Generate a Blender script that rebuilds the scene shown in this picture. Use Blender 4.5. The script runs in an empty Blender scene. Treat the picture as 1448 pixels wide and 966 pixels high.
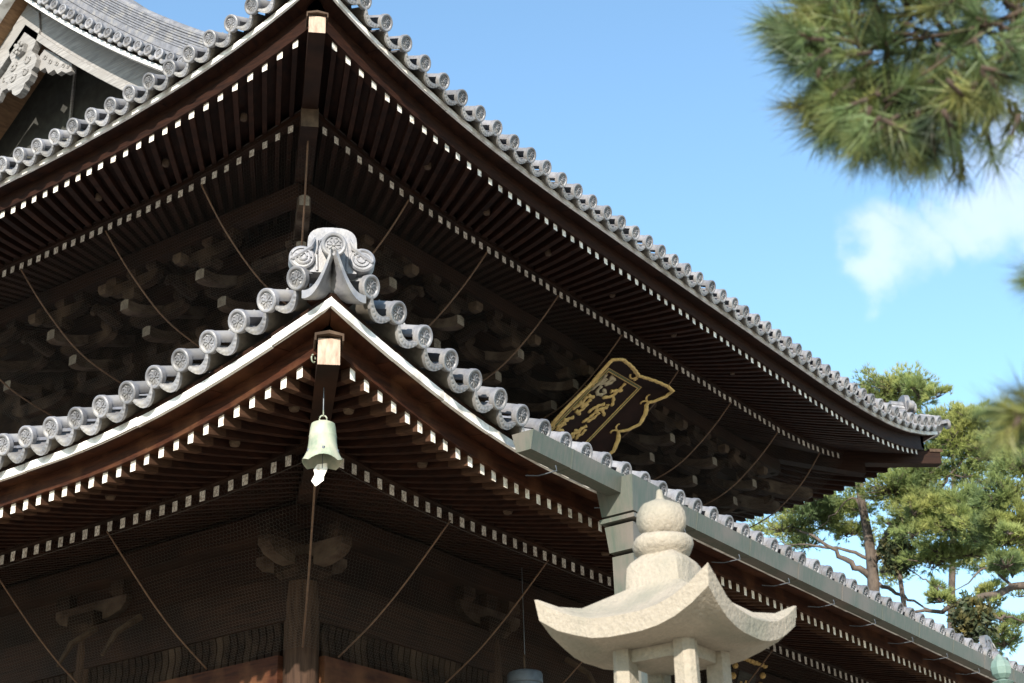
import bpy, math, random
import numpy as np
from mathutils import Vector, Matrix

random.seed(7); rng = np.random.default_rng(11)
R_ = math.radians
SC = bpy.context.scene
COL = SC.collection
ZO = 6.30                       # height of the lower eave line above the ground

# ------------------------------------------------------------------ camera
CAM = np.array([-7.3404, -6.5617, -4.6984 + ZO])
YAW, PIT, ROL, FPX = 0.60774, 0.43471, -0.033816, 2290.47
Fv = np.array([math.cos(YAW)*math.cos(PIT), math.sin(YAW)*math.cos(PIT), math.sin(PIT)])
R0 = np.cross(Fv, [0, 0, 1.0]); R0 /= np.linalg.norm(R0); U0 = np.cross(R0, Fv)
Rv = R0*math.cos(ROL) + U0*math.sin(ROL); Uv = -R0*math.sin(ROL) + U0*math.cos(ROL)
cd = bpy.data.cameras.new('camera'); cam = bpy.data.objects.new('camera', cd); COL.objects.link(cam)
m = Matrix.Identity(4)
for i in range(3):
    m[i][0], m[i][1], m[i][2], m[i][3] = Rv[i], Uv[i], -Fv[i], CAM[i]
cam.matrix_world = m
cd.sensor_width = 36; cd.lens = FPX/1448*36; cd.clip_end = 5000; cd.clip_start = 0.05
cd.dof.use_dof = True; cd.dof.focus_distance = 12.5; cd.dof.aperture_fstop = 5.6
SC.camera = cam

def ray(px, py):
    d = Fv*FPX + Rv*(px-724) - Uv*(py-483)
    return d/np.linalg.norm(d)
def PX(px, py, t): return CAM + ray(px, py)*t

# ------------------------------------------------------------------ light
SUN_EL = R_(24); SUN_DIR = np.array([-0.90, -0.44]); SUN_DIR /= np.linalg.norm(SUN_DIR)
sun_vec = Vector((SUN_DIR[0]*math.cos(SUN_EL), SUN_DIR[1]*math.cos(SUN_EL), math.sin(SUN_EL)))
sl = bpy.data.lights.new('sun', 'SUN'); so = bpy.data.objects.new('sun', sl); COL.objects.link(so)
sl.energy = 5.0; sl.angle = R_(0.53); sl.color = (1.0, 0.90, 0.78)
so.rotation_euler = sun_vec.to_track_quat('Z', 'Y').to_euler()
so.location = (-30, -20, 30)

W_ = bpy.data.worlds.new('World'); SC.world = W_; W_.use_nodes = True
nt = W_.node_tree; nt.nodes.clear(); L = nt.links.new
def N(t, nt_=None, **kw):
    n = (nt_ or nt).nodes.new(t)
    for k, v in kw.items(): setattr(n, k, v)
    return n
out = N('ShaderNodeOutputWorld'); bg = N('ShaderNodeBackground'); L(bg.outputs[0], out.inputs[0])
sky = N('ShaderNodeTexSky', sky_type='NISHITA'); sky.sun_disc = False
sky.sun_elevation = SUN_EL; sky.sun_rotation = math.atan2(SUN_DIR[0], SUN_DIR[1])
sky.air_density = 1.0; sky.dust_density = 0.3; sky.ozone_density = 2.5; sky.altitude = 50
tc = N('ShaderNodeTexCoord')
# scattered fair-weather clouds all round the sky
wn = N('ShaderNodeTexNoise'); wn.inputs['Scale'].default_value = 11; wn.inputs['Detail'].default_value = 5; L(tc.outputs['Generated'], wn.inputs['Vector'])
ws = N('ShaderNodeVectorMath', operation='MULTIPLY_ADD'); L(wn.outputs['Color'], ws.inputs[0]); ws.inputs[1].default_value = (.11, .11, .11); ws.inputs[2].default_value = (-.055, -.055, -.055)
wa = N('ShaderNodeVectorMath', operation='ADD'); L(tc.outputs['Generated'], wa.inputs[0]); L(ws.outputs[0], wa.inputs[1])
wnm = N('ShaderNodeVectorMath', operation='NORMALIZE'); L(wa.outputs[0], wnm.inputs[0])
def cloud_blob(direction, tight):
    dp = N('ShaderNodeVectorMath', operation='DOT_PRODUCT'); L(wnm.outputs[0], dp.inputs[0])
    dp.inputs[1].default_value = tuple(direction)
    mr = N('ShaderNodeMapRange', interpolation_type='SMOOTHSTEP'); L(dp.outputs['Value'], mr.inputs[0])
    mr.inputs[1].default_value = math.cos(tight); mr.inputs[2].default_value = 1.0
    return mr.outputs[0]
noi = N('ShaderNodeTexNoise'); noi.inputs['Scale'].default_value = 16; noi.inputs['Detail'].default_value = 6
noi.inputs['Roughness'].default_value = 0.52; L(tc.outputs['Generated'], noi.inputs['Vector'])
blobs = [(ray(1435, 235), R_(3.4)), (ray(1390, 270), R_(2.6)), (ray(1350, 310), R_(2.1)), (ray(1290, 345), R_(2.1)), (ray(1240, 372), R_(2.3)), (ray(1195, 405), R_(1.7)),
         (ray(1510, 245), R_(4.0))]
for k in range(26):
    a = rng.uniform(0, 2*math.pi); e = rng.uniform(0.16, 0.9)
    d = np.array([math.cos(a)*math.cos(e), math.sin(a)*math.cos(e), math.sin(e)])
    if d @ Fv > 0.86: continue
    for q in range(3):
        dd = d + rng.normal(0, .05, 3)*np.array([1, 1, .4]); dd /= np.linalg.norm(dd)
        blobs.append((dd, R_(rng.uniform(3.5, 7))))
acc = None
for d, t in blobs:
    o = cloud_blob(d, t)
    if acc is None: acc = o
    else:
        a = N('ShaderNodeMath', operation='MAXIMUM'); L(acc, a.inputs[0]); L(o, a.inputs[1]); acc = a.outputs[0]
mul = N('ShaderNodeMath', operation='MULTIPLY_ADD'); L(noi.outputs['Fac'], mul.inputs[0]); mul.inputs[1].default_value = 3.2; mul.inputs[2].default_value = -1.75
ad = N('ShaderNodeMath', operation='ADD'); L(acc, ad.inputs[0]); L(mul.outputs[0], ad.inputs[1])
mk = N('ShaderNodeMath', operation='MULTIPLY'); L(ad.outputs[0], mk.inputs[0]); L(acc, mk.inputs[1])
mr = N('ShaderNodeMapRange', interpolation_type='SMOOTHSTEP'); L(mk.outputs[0], mr.inputs[0]); mr.inputs[1].default_value = 0.02; mr.inputs[2].default_value = 1.15
mr.inputs[4].default_value = 0.33
tint = N('ShaderNodeMixRGB', blend_type='MULTIPLY'); tint.inputs[0].default_value = 1; L(sky.outputs[0], tint.inputs[1]); tint.inputs[2].default_value = (1.05, 1.14, 1.06, 1)
mx = N('ShaderNodeMixRGB'); L(mr.outputs[0], mx.inputs[0]); L(tint.outputs[0], mx.inputs[1]); mx.inputs[2].default_value = (5.4, 5.1, 5.7, 1)
L(mx.outputs[0], bg.inputs[0]); bg.inputs[1].default_value = 0.15
SC.view_settings.view_transform = 'Standard'; SC.view_settings.look = 'None'
SC.view_settings.exposure = 1.0; SC.view_settings.gamma = 1
SC.cycles.max_bounces = 8; SC.cycles.diffuse_bounces = 4; SC.cycles.transparent_max_bounces = 8

# ------------------------------------------------------------------ materials
def mat(name, c1, c2=None, rough=.7, metal=0, scale=6, stretch=(1, 1, 1), detail=4, bump=0, bscale=None, spec=.4,
        c3=None, s3=1.2, lo=.35, hi=.65, trans=0, rnd=0):
    M_ = bpy.data.materials.new(name); M_.use_nodes = True
    t = M_.node_tree; t.nodes.clear(); l = t.links.new
    o = N('ShaderNodeOutputMaterial', t); b = N('ShaderNodeBsdfPrincipled', t); l(b.outputs[0], o.inputs[0])
    b.inputs['Roughness'].default_value = rough; b.inputs['Metallic'].default_value = metal
    b.inputs['Specular IOR Level'].default_value = spec
    tc = N('ShaderNodeTexCoord', t); mp = N('ShaderNodeMapping', t); l(tc.outputs['Object'], mp.inputs[0]); mp.inputs['Scale'].default_value = stretch
    vec = mp.outputs[0]
    n = N('ShaderNodeTexNoise', t); n.inputs['Scale'].default_value = scale; n.inputs['Detail'].default_value = detail; l(vec, n.inputs['Vector'])
    n.inputs['Roughness'].default_value = .6
    if rnd:
        oi = N('ShaderNodeObjectInfo', t); vm = N('ShaderNodeVectorMath', t, operation='SCALE'); 
        cb = N('ShaderNodeCombineXYZ', t); l(oi.outputs['Random'], cb.inputs[0]); l(oi.outputs['Random'], cb.inputs[1])
        l(cb.outputs[0], vm.inputs[0]); vm.inputs['Scale'].default_value = 37.0
        va = N('ShaderNodeVectorMath', t, operation='ADD'); l(vec, va.inputs[0]); l(vm.outputs[0], va.inputs[1]); l(va.outputs[0], n.inputs['Vector'])
    c2 = c2 or tuple(x*.7 for x in c1)
    r = N('ShaderNodeMapRange', t); l(n.outputs['Fac'], r.inputs[0]); r.inputs[1].default_value = lo; r.inputs[2].default_value = hi
    x = N('ShaderNodeMixRGB', t); l(r.outputs[0], x.inputs[0]); x.inputs[1].default_value = (*c1, 1); x.inputs[2].default_value = (*c2, 1)
    col = x.outputs[0]
    if c3:
        n3 = N('ShaderNodeTexNoise', t); n3.inputs['Scale'].default_value = s3; n3.inputs['Detail'].default_value = 5; l(tc.outputs['Object'], n3.inputs['Vector'])
        r3 = N('ShaderNodeMapRange', t); l(n3.outputs['Fac'], r3.inputs[0]); r3.inputs[1].default_value = .48; r3.inputs[2].default_value = .68
        x3 = N('ShaderNodeMixRGB', t); l(r3.outputs[0], x3.inputs[0]); l(col, x3.inputs[1]); x3.inputs[2].default_value = (*c3, 1); col = x3.outputs[0]
    if rnd:
        oi2 = N('ShaderNodeObjectInfo', t); mr2 = N('ShaderNodeMapRange', t); l(oi2.outputs['Random'], mr2.inputs[0])
        mr2.inputs[3].default_value = 1-rnd; mr2.inputs[4].default_value = 1+rnd*.6
        hs = N('ShaderNodeHueSaturation', t); l(mr2.outputs[0], hs.inputs['Value']); l(col, hs.inputs['Color']); col = hs.outputs[0]
    l(col, b.inputs['Base Color'])
    if bump:
        nb = n
        if bscale:
            nb = N('ShaderNodeTexNoise', t); nb.inputs['Scale'].default_value = bscale; nb.inputs['Detail'].default_value = 6; l(vec, nb.inputs['Vector'])
        bp = N('ShaderNodeBump', t); bp.inputs['Strength'].default_value = bump; bp.inputs['Distance'].default_value = .01
        l(nb.outputs['Fac'], bp.inputs['Height']); l(bp.outputs[0], b.inputs['Normal'])
    if trans:
        tr = N('ShaderNodeBsdfTranslucent', t); l(col, tr.inputs[0]); ms = N('ShaderNodeMixShader', t); ms.inputs[0].default_value = trans
        l(b.outputs[0], ms.inputs[1]); l(tr.outputs[0], ms.inputs[2]); l(ms.outputs[0], o.inputs[0])
    return M_
M = {}
M['tile'] = mat('tile_grey', (.195, .20, .222), (.125, .128, .140), rough=.45, scale=11, bump=.2, bscale=60, spec=.5, c3=(.235, .23, .225), s3=8, rnd=.30)
M['tile_under'] = mat('tile_underside', (.16, .145, .12), (.10, .09, .075), rough=.8, scale=12, bump=.2)
M['wood'] = mat('dark_wood', (.030, .0115, .0065), (.012, .0050, .0034), rough=.65, scale=5, stretch=(1.2, 1.2, 9), bump=.25, rnd=.25, spec=.12)
M['wood_beam'] = mat('brown_beam', (.030, .0135, .008), (.013, .0065, .0045), rough=.65, scale=4, stretch=(.6, .6, 14), bump=.3, c3=(.012, .0065, .005), s3=2, spec=.12)
M['wood_red'] = mat('reddish_board', (.050, .0165, .008), (.020, .007, .0037), rough=.6, scale=4, stretch=(.8, .8, 10), bump=.25, c3=(.085, .036, .017), s3=3, rnd=.15, spec=.12)
M['wood_bracket'] = mat('bracket_wood', (.023, .0125, .008), (.009, .0056, .004), rough=.8, scale=6, stretch=(1, 1, 4), bump=.4, c3=(.055, .035, .023), s3=2.5, rnd=.3, spec=.12)
M['wood_tip'] = mat('weathered_tip', (.085, .058, .040), (.042, .028, .020), rough=.8, scale=8, bump=.3, spec=.12)
M['tail_wood'] = mat('tail_rafter_wood', (.058, .038, .026), (.028, .018, .013), rough=.85, scale=5, stretch=(1, 1, 6), bump=.4, c3=(.10, .075, .057), s3=3, rnd=.25, spec=.12)
M['tail_tip'] = mat('tail_rafter_tip', (.20, .165, .13), (.12, .095, .075), rough=.85, scale=9, spec=.12)
M['wood_sunlit'] = mat('sunlit_rafter_end', (.072, .038, .023), (.036, .018, .011), rough=.75, scale=5, stretch=(1.2, 1.2, 9), bump=.3, rnd=.2, spec=.12)  # lighter wood: sunlit patches on the rafter sides painted into the colour
M['column'] = mat('column_wood', (.060, .035, .023), (.026, .015, .010), rough=.8, scale=5, stretch=(6, 6, .6), bump=.3, spec=.12)
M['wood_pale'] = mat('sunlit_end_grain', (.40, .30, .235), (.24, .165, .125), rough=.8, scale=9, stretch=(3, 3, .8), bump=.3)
M['white'] = mat('white_paint', (.80, .77, .71), (.60, .55, .47), rough=.7, scale=22, c3=(.40, .33, .26), s3=26, lo=.45, hi=.8, rnd=.22)
M['fascia'] = mat('white_fascia', (.76, .755, .74), (.60, .59, .57), rough=.6, scale=7, c3=(.42, .40, .37), s3=6, lo=.5, hi=.8, bump=.1, rnd=.08)
M['grey_wood'] = mat('weathered_grey_wood', (.27, .265, .26), (.15, .147, .145), rough=.85, scale=3.5, stretch=(3, .8, 12), bump=.5, c3=(.20, .195, .19), s3=2)
M['soffit'] = mat('verge_soffit', (.26, .155, .08), (.15, .085, .045), rough=.7, scale=5, stretch=(1, 6, 6))
M['gable_wall'] = mat('gable_wall', (.035, .037, .033), (.02, .021, .019), rough=.9, scale=8)
M['copper'] = mat('patina_copper', (.070, .088, .072), (.105, .105, .090), rough=.55, metal=.2, scale=9, stretch=(3, 3, .35), detail=7, c3=(.135, .118, .105), s3=2.3, bump=.15)
M['bell'] = mat('verdigris_bronze', (.29, .32, .25), (.16, .20, .15), rough=.6, scale=14, stretch=(1, 1, .3), c3=(.35, .345, .27), s3=7, bump=.1)
M['patina'] = mat('dull_patina', (.13, .20, .175), (.09, .14, .125), rough=.6, scale=14, c3=(.20, .25, .22), s3=9)
M['stone'] = mat('granite', (.32, .285, .232), (.23, .207, .17), rough=.95, scale=70, lo=.25, hi=.75, detail=10, bump=.7, bscale=55, c3=(.19, .185, .15), s3=3.2, spec=.2)
M['gold'] = mat('gold_leaf', (.62, .42, .15), (.42, .28, .10), rough=.6, metal=.1, scale=24, bump=.3)
M['gold_dull'] = mat('tarnished_gold', (.45, .37, .24), (.30, .24, .15), rough=.7, metal=.1, scale=24, bump=.3)
M['panel'] = mat('plaque_panel', (.022, .011, .009), (.014, .008, .007), rough=.7, scale=6, spec=.1)
M['greenline'] = mat('green_line', (.11, .15, .06), rough=.6)
M['wire'] = mat('net_wire', (.045, .038, .031), (.024, .020, .017), rough=.6, scale=2)
M['cord'] = mat('net_rib', (.13, .075, .045), (.075, .044, .028), rough=.8, scale=30)
M['iron'] = mat('iron', (.10, .115, .135), (.06, .07, .085), rough=.55, metal=.3, scale=10)
M['bark'] = mat('pine_bark', (.115, .090, .072), (.055, .044, .036), rough=.9, scale=9, stretch=(1, 1, .4), bump=.8, bscale=18)
M['needle_far'] = mat('needles_far', (.30, .36, .115), (.11, .165, .07), rough=.6, scale=.9, detail=3, trans=.45, c3=(.38, .39, .12), s3=.6)
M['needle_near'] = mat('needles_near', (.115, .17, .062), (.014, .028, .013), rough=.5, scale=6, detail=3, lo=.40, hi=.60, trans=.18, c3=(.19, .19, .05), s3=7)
M['leaf_dark'] = mat('dark_leaves', (.045, .065, .028), (.02, .03, .014), rough=.6, scale=2, trans=.2, c3=(.12, .10, .03), s3=3)
M['cone'] = mat('dry_twig', (.06, .04, .028), (.03, .02, .014), rough=.9, scale=30)
M['ground'] = mat('pale_gravel', (.46, .385, .285), (.36, .30, .22), rough=.95, scale=30, detail=8, bump=.4, c3=(.40, .335, .245), s3=.4)
M['paving'] = mat('stone_paving', (.33, .31, .28), (.25, .235, .21), rough=.9, scale=5, bump=.3, c3=(.28, .25, .21), s3=1)

# ------------------------------------------------------------------ mesh helpers
class MB:
    def __init__(s): s.v = []; s.f = []; s.m = []
    def add(s, vs): i = len(s.v); s.v.extend([tuple(map(float, q)) for q in vs]); return i
    def face(s, idx, mi=0): s.f.append(tuple(idx)); s.m.append(mi)
    def loft(s, rings, mi=0, closed=True, caps=(True, True), capmi=None):
        n = len(rings[0]); b = [s.add(r) for r in rings]
        for k in range(len(rings)-1):
            for i in range(n if closed else n-1):
                j = (i+1) % n
                s.face((b[k]+i, b[k]+j, b[k+1]+j, b[k+1]+i), mi)
        if closed:
            if caps[0]: s.face([b[0]+i for i in range(n)][::-1], mi if capmi is None else capmi)
            if caps[1]: s.face([b[-1]+i for i in range(n)], mi)
        return s
    def box(s, x0, x1, y0, y1, z0, z1, mi=0):
        return s.loft([[(x0, y0, z0), (x1, y0, z0), (x1, y1, z0), (x0, y1, z0)], [(x0, y0, z1), (x1, y0, z1), (x1, y1, z1), (x0, y1, z1)]], mi)
    def tube(s, pts, rad, n=6, mi=0, flat=1.0, up=None):
        pts = [np.array(q, float) for q in pts]; rings = []
        if not hasattr(rad, '__len__'): rad = [rad]*len(pts)
        ref = np.array(up if up is not None else (0, 0, 1.0))
        for i, q in enumerate(pts):
            t = pts[min(i+1, len(pts)-1)] - pts[max(i-1, 0)]; t = t/(np.linalg.norm(t)+1e-12)
            r = ref if abs(t @ ref) < .97 else np.array([1.0, .2, 0])
            a = np.cross(t, r); a /= np.linalg.norm(a); b = np.cross(a, t)
            rings.append([q + rad[i]*(a*math.cos(2*math.pi*k/n) + b*flat*math.sin(2*math.pi*k/n)) for k in range(n)])
        return s.loft(rings, mi)
    def lathe(s, prof, n=24, c=(0, 0, 0), axis='z', mi=0, caps=(True, True)):
        rings = []
        for r, h in prof:
            ring = []
            for k in range(n):
                a = 2*math.pi*k/n; x, y = r*math.cos(a), r*math.sin(a)
                ring.append((c[0]+x, c[1]+y, c[2]+h) if axis == 'z' else (c[0]+x, c[1]+h, c[2]+y))
            rings.append(ring)
        return s.loft(rings, mi, caps=caps)
    def extrude(s, poly, y0, y1, mi=0, c=(0, 0, 0)):      # polygon in x,z pushed along y
        a = s.add([(c[0]+x, c[1]+y0, c[2]+z) for x, z in poly]); b = s.add([(c[0]+x, c[1]+y1, c[2]+z) for x, z in poly]); n = len(poly)
        s.face([a+i for i in range(n)], mi); s.face([b+i for i in range(n)][::-1], mi)
        for i in range(n): j = (i+1) % n; s.face((a+i, b+i, b+j, a+j), mi)
        return s
    def mesh(s, name, mats, smooth=False):
        me = bpy.data.meshes.new(name); me.from_pydata(s.v, [], s.f)
        for q in (mats if isinstance(mats, (list, tuple)) else [mats]): me.materials.append(M[q])
        if any(s.m): me.polygons.foreach_set('material_index', s.m)
        if smooth:
            me.polygons.foreach_set('use_smooth', [True]*len(s.f))
            if smooth is not True: me.set_sharp_from_angle(angle=R_(smooth))
        me.update(); return me
    def obj(s, name, mats, parent=None, smooth=False, **kw): return link(name, s.mesh(name, mats, smooth), parent, **kw)
def link(name, me, parent=None, mw=None, kind=None, label=None, cat=None, group=None):
    o = bpy.data.objects.new(name, me); COL.objects.link(o)
    if parent is not None: o.parent = parent; o.matrix_parent_inverse = Matrix.Translation(-PLOC.get(parent.name, Vector((0, 0, 0))))
    if mw is not None: o.matrix_basis = mw
    if kind: o['kind'] = kind
    if label: o['label'] = label
    if cat: o['category'] = cat
    if group: o['group'] = group
    return o
PLOC = {}
def empty(name, loc, label, cat, group=None):
    o = bpy.data.objects.new(name, None); COL.objects.link(o); o.location = loc; o.empty_display_size = .3
    PLOC[o.name] = Vector(loc); o['label'] = label; o['category'] = cat
    if group: o['group'] = group
    return o
def tri_mesh(name, V, T, mats, mi=None, quads=False):
    me = bpy.data.meshes.new(name); k = 4 if quads else 3
    me.vertices.add(len(V)); me.vertices.foreach_set('co', np.ascontiguousarray(V, dtype=np.float32).ravel())
    me.loops.add(len(T)*k); me.loops.foreach_set('vertex_index', np.ascontiguousarray(T, dtype=np.int32).ravel())
    me.polygons.add(len(T)); me.polygons.foreach_set('loop_start', np.arange(0, len(T)*k, k, dtype=np.int32))
    me.polygons.foreach_set('loop_total', np.full(len(T), k, dtype=np.int32))
    for q in mats: me.materials.append(M[q])
    if mi is not None: me.polygons.foreach_set('material_index', np.ascontiguousarray(mi, dtype=np.int32))
    me.update(calc_edges=True); return me

# ------------------------------------------------------------------ the hall's measures
LX = 21.44                      # lower eave runs 0..LX
K, UN = 2.28, 16.88             # upper eave corner and run
def W(side, d, v, z):
    if side == 'R': return (d, v, z+ZO)
    if side == 'L': return (v, d, z+ZO)
    return (LX-v, d, z+ZO)       # far side
def cl1(d):
    u = max(0, 1-max(d, -.1)/2.92); return .6967*u*u - .1242*u**4
def cL(d): return cl1(d) + cl1(LX-d)
def cu1(t):
    u = max(0, 1-max(t, -.1)/7.24); return -.048*u*u + .8076*u**4
def cU(d): return cu1(d-K) + cu1(UN-(d-K))
KT, ZT = 2.44, 5.160           # upper tile line
def cT(d): return cu1(d-KT) + cu1(LX-KT-d)
def cb(t, A, Ln): u = max(0, 1-max(t, 0)/Ln); return A*u*u
LOW = dict(fly_v=.36, fly_z=lambda d: -.36+.83*cL(d), base_v=1.38, base_z=lambda d: -.25+cb(d-1.38, .13, 2)+cb(LX-d-1.38, .13, 2),
           disc_v=0., disc_z=cL, fas_v=.13, fas_b=lambda d: -.21+.85*cL(d), fas_h=.066, end=lambda d: min(d, LX-d),
           fly_in=1.58, base_in=2.75, base_rise=.31, w=.060, h=.088, slope=.36)
UPP = dict(fly_v=2.82, fly_z=lambda d: 4.82+.84*cU(d), base_v=3.85, base_z=lambda d: 4.87+cb(d-3.85, .27, 2.8)+cb(LX-d-3.85, .27, 2.8),
           disc_v=KT, disc_z=lambda d: ZT+cT(d), fas_v=2.58, fas_b=lambda d: 5.015+.87*cT(d), fas_h=.060, end=lambda d: min(d, LX-d),
           fly_in=4.05, base_in=5.95, base_rise=.26, w=.074, h=.090, slope=.40)

hall = empty('temple_hall', (10.7, 10.7, 0), 'dark timber temple hall with two tiers of grey tiled eaves and white rafter ends', 'temple')

# ---- eaves: soffit boards, rafters, beams, white fascia
def lerp(a, b, t): return a+(b-a)*t
def fly_line(E, d, v):           # height of a flying rafter's axis at inset v
    z0 = E['fly_z'](d); z1 = E['base_z'](d)+.175
    return lerp(z0, z1, (v-E['fly_v'])/(E['fly_in']-E['fly_v'])) - .02*math.sin(math.pi*min(1, (v-E['fly_v'])/(E['fly_in']-E['fly_v'])))
def base_line(E, d, v): return E['base_z'](d)+(v-E['base_v'])*E['base_rise']
def fan_lists(E, n=40):
    def run(t0, sp, n):
        o = [t0]
        while len(o) < n: o.append(o[-1]+sp(o[-1]))
        return np.array(o)
    tf = run(.285, lambda t: .213 if t < 1.6 else (.203 if t < 3 else .1865), n); tb = run(.265, lambda t: .198 if t < 1.2 else (.186 if t < 2.2 else .168), n)
    cf, cb_ = LX/2-E['fly_v'], LX/2-E['base_v']
    w = np.linspace(0, 1, n)**2
    return tf+(cf-tf[-1])*w+E['fly_v'], tb+(cb_-tb[-1])*w+E['base_v']
def fan_point(E, kind, df, db, v):
    k = (db-df)/(E['base_v']-E['fly_v']); d = df+k*(v-E['fly_v'])
    if kind == 'fly':
        u = (v-E['fly_v'])/(E['fly_in']-E['fly_v'])
        return d, lerp(E['fly_z'](df), E['base_z'](db)+.175, u)-.02*math.sin(math.pi*min(1, u))
    return d, E['base_z'](db)+(v-E['base_v'])*E['base_rise']
def fan_rafter(E, side, df, db, kind, parent):
    w, h = E['w']*random.uniform(.94, 1.05), E['h']; o = random.uniform(-.005, .005); tw = random.uniform(-.003, .003); z_ = random.uniform(-.004, .004)
    v0, v1 = (E['fly_v'], E['fly_in']) if kind == 'fly' else (E['base_v'], E['base_in']); rings = []
    for v in np.linspace(v0+random.uniform(-.006, .006), v1, 4 if kind == 'fly' else 3):
        d, z = fan_point(E, kind, df, db, v); d += o; z += z_
        rings.append([W(side, d-w/2, v, z-h/2), W(side, d+w/2, v, z-h/2+tw), W(side, d+w/2, v, z+h/2+tw), W(side, d-w/2, v, z+h/2)])
    mb = MB(); mb.loft(rings, 0, capmi=1)
    mb.obj('flying_rafter' if kind == 'fly' else 'base_rafter', ['wood', 'white'], parent)
def rafter(E, side, d, kind, parent):
    w, h = E['w'], E['h']
    if kind == 'fly': v0, v1, f = E['fly_v'], E['fly_in'], fly_line
    else: v0, v1, f = E['base_v'], E['base_in'], base_line
    v1 = min(v1, E['end'](d)-.02)
    if v1-v0 < .12: return
    d = d + random.uniform(-.004, .004); tw = random.uniform(-.002, .002); w = w*random.uniform(.94, 1.05); z_ = random.uniform(-.003, .003)
    rings = []; vs = list(np.linspace(v0, v1, 4 if kind == 'fly' else 3)); lit_end = kind == 'fly' and E is LOW
    if lit_end: vs = [v0, min(v0+.20+random.uniform(-.03, .03), (v0+v1)/2)] + list(np.linspace(v0, v1, 4)[1:])
    if lit_end: vs = sorted(vs)
    for v in vs:
        z = f(E, d, v)+z_; ww = w/2*(.9 if v == v0 and kind == 'fly' else 1)
        rings.append([W(side, d-ww, v, z-h/2), W(side, d+ww, v, z-h/2+tw), W(side, d+ww, v, z+h/2+tw), W(side, d-ww, v, z+h/2)])
    mb = MB(); mb.loft(rings, 0, capmi=1)
    if lit_end: mb.m[0:4] = [2]*4  # outer stretch takes the lighter colour with the sunlight painted in
    mb.obj('flying_rafter' if kind == 'fly' else 'base_rafter', ['wood', 'white', 'wood_sunlit'], parent)
def strip(sections, side, ds):
    """loft of a cross-section list [(v,z)] along the eave"""
    return [[W(side, d, v, z) for v, z in sections(d)] for d in ds]
def grid_ds(a, b, st): return list(np.linspace(a, b, max(2, int(round((b-a)/st))+1)))
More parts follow.
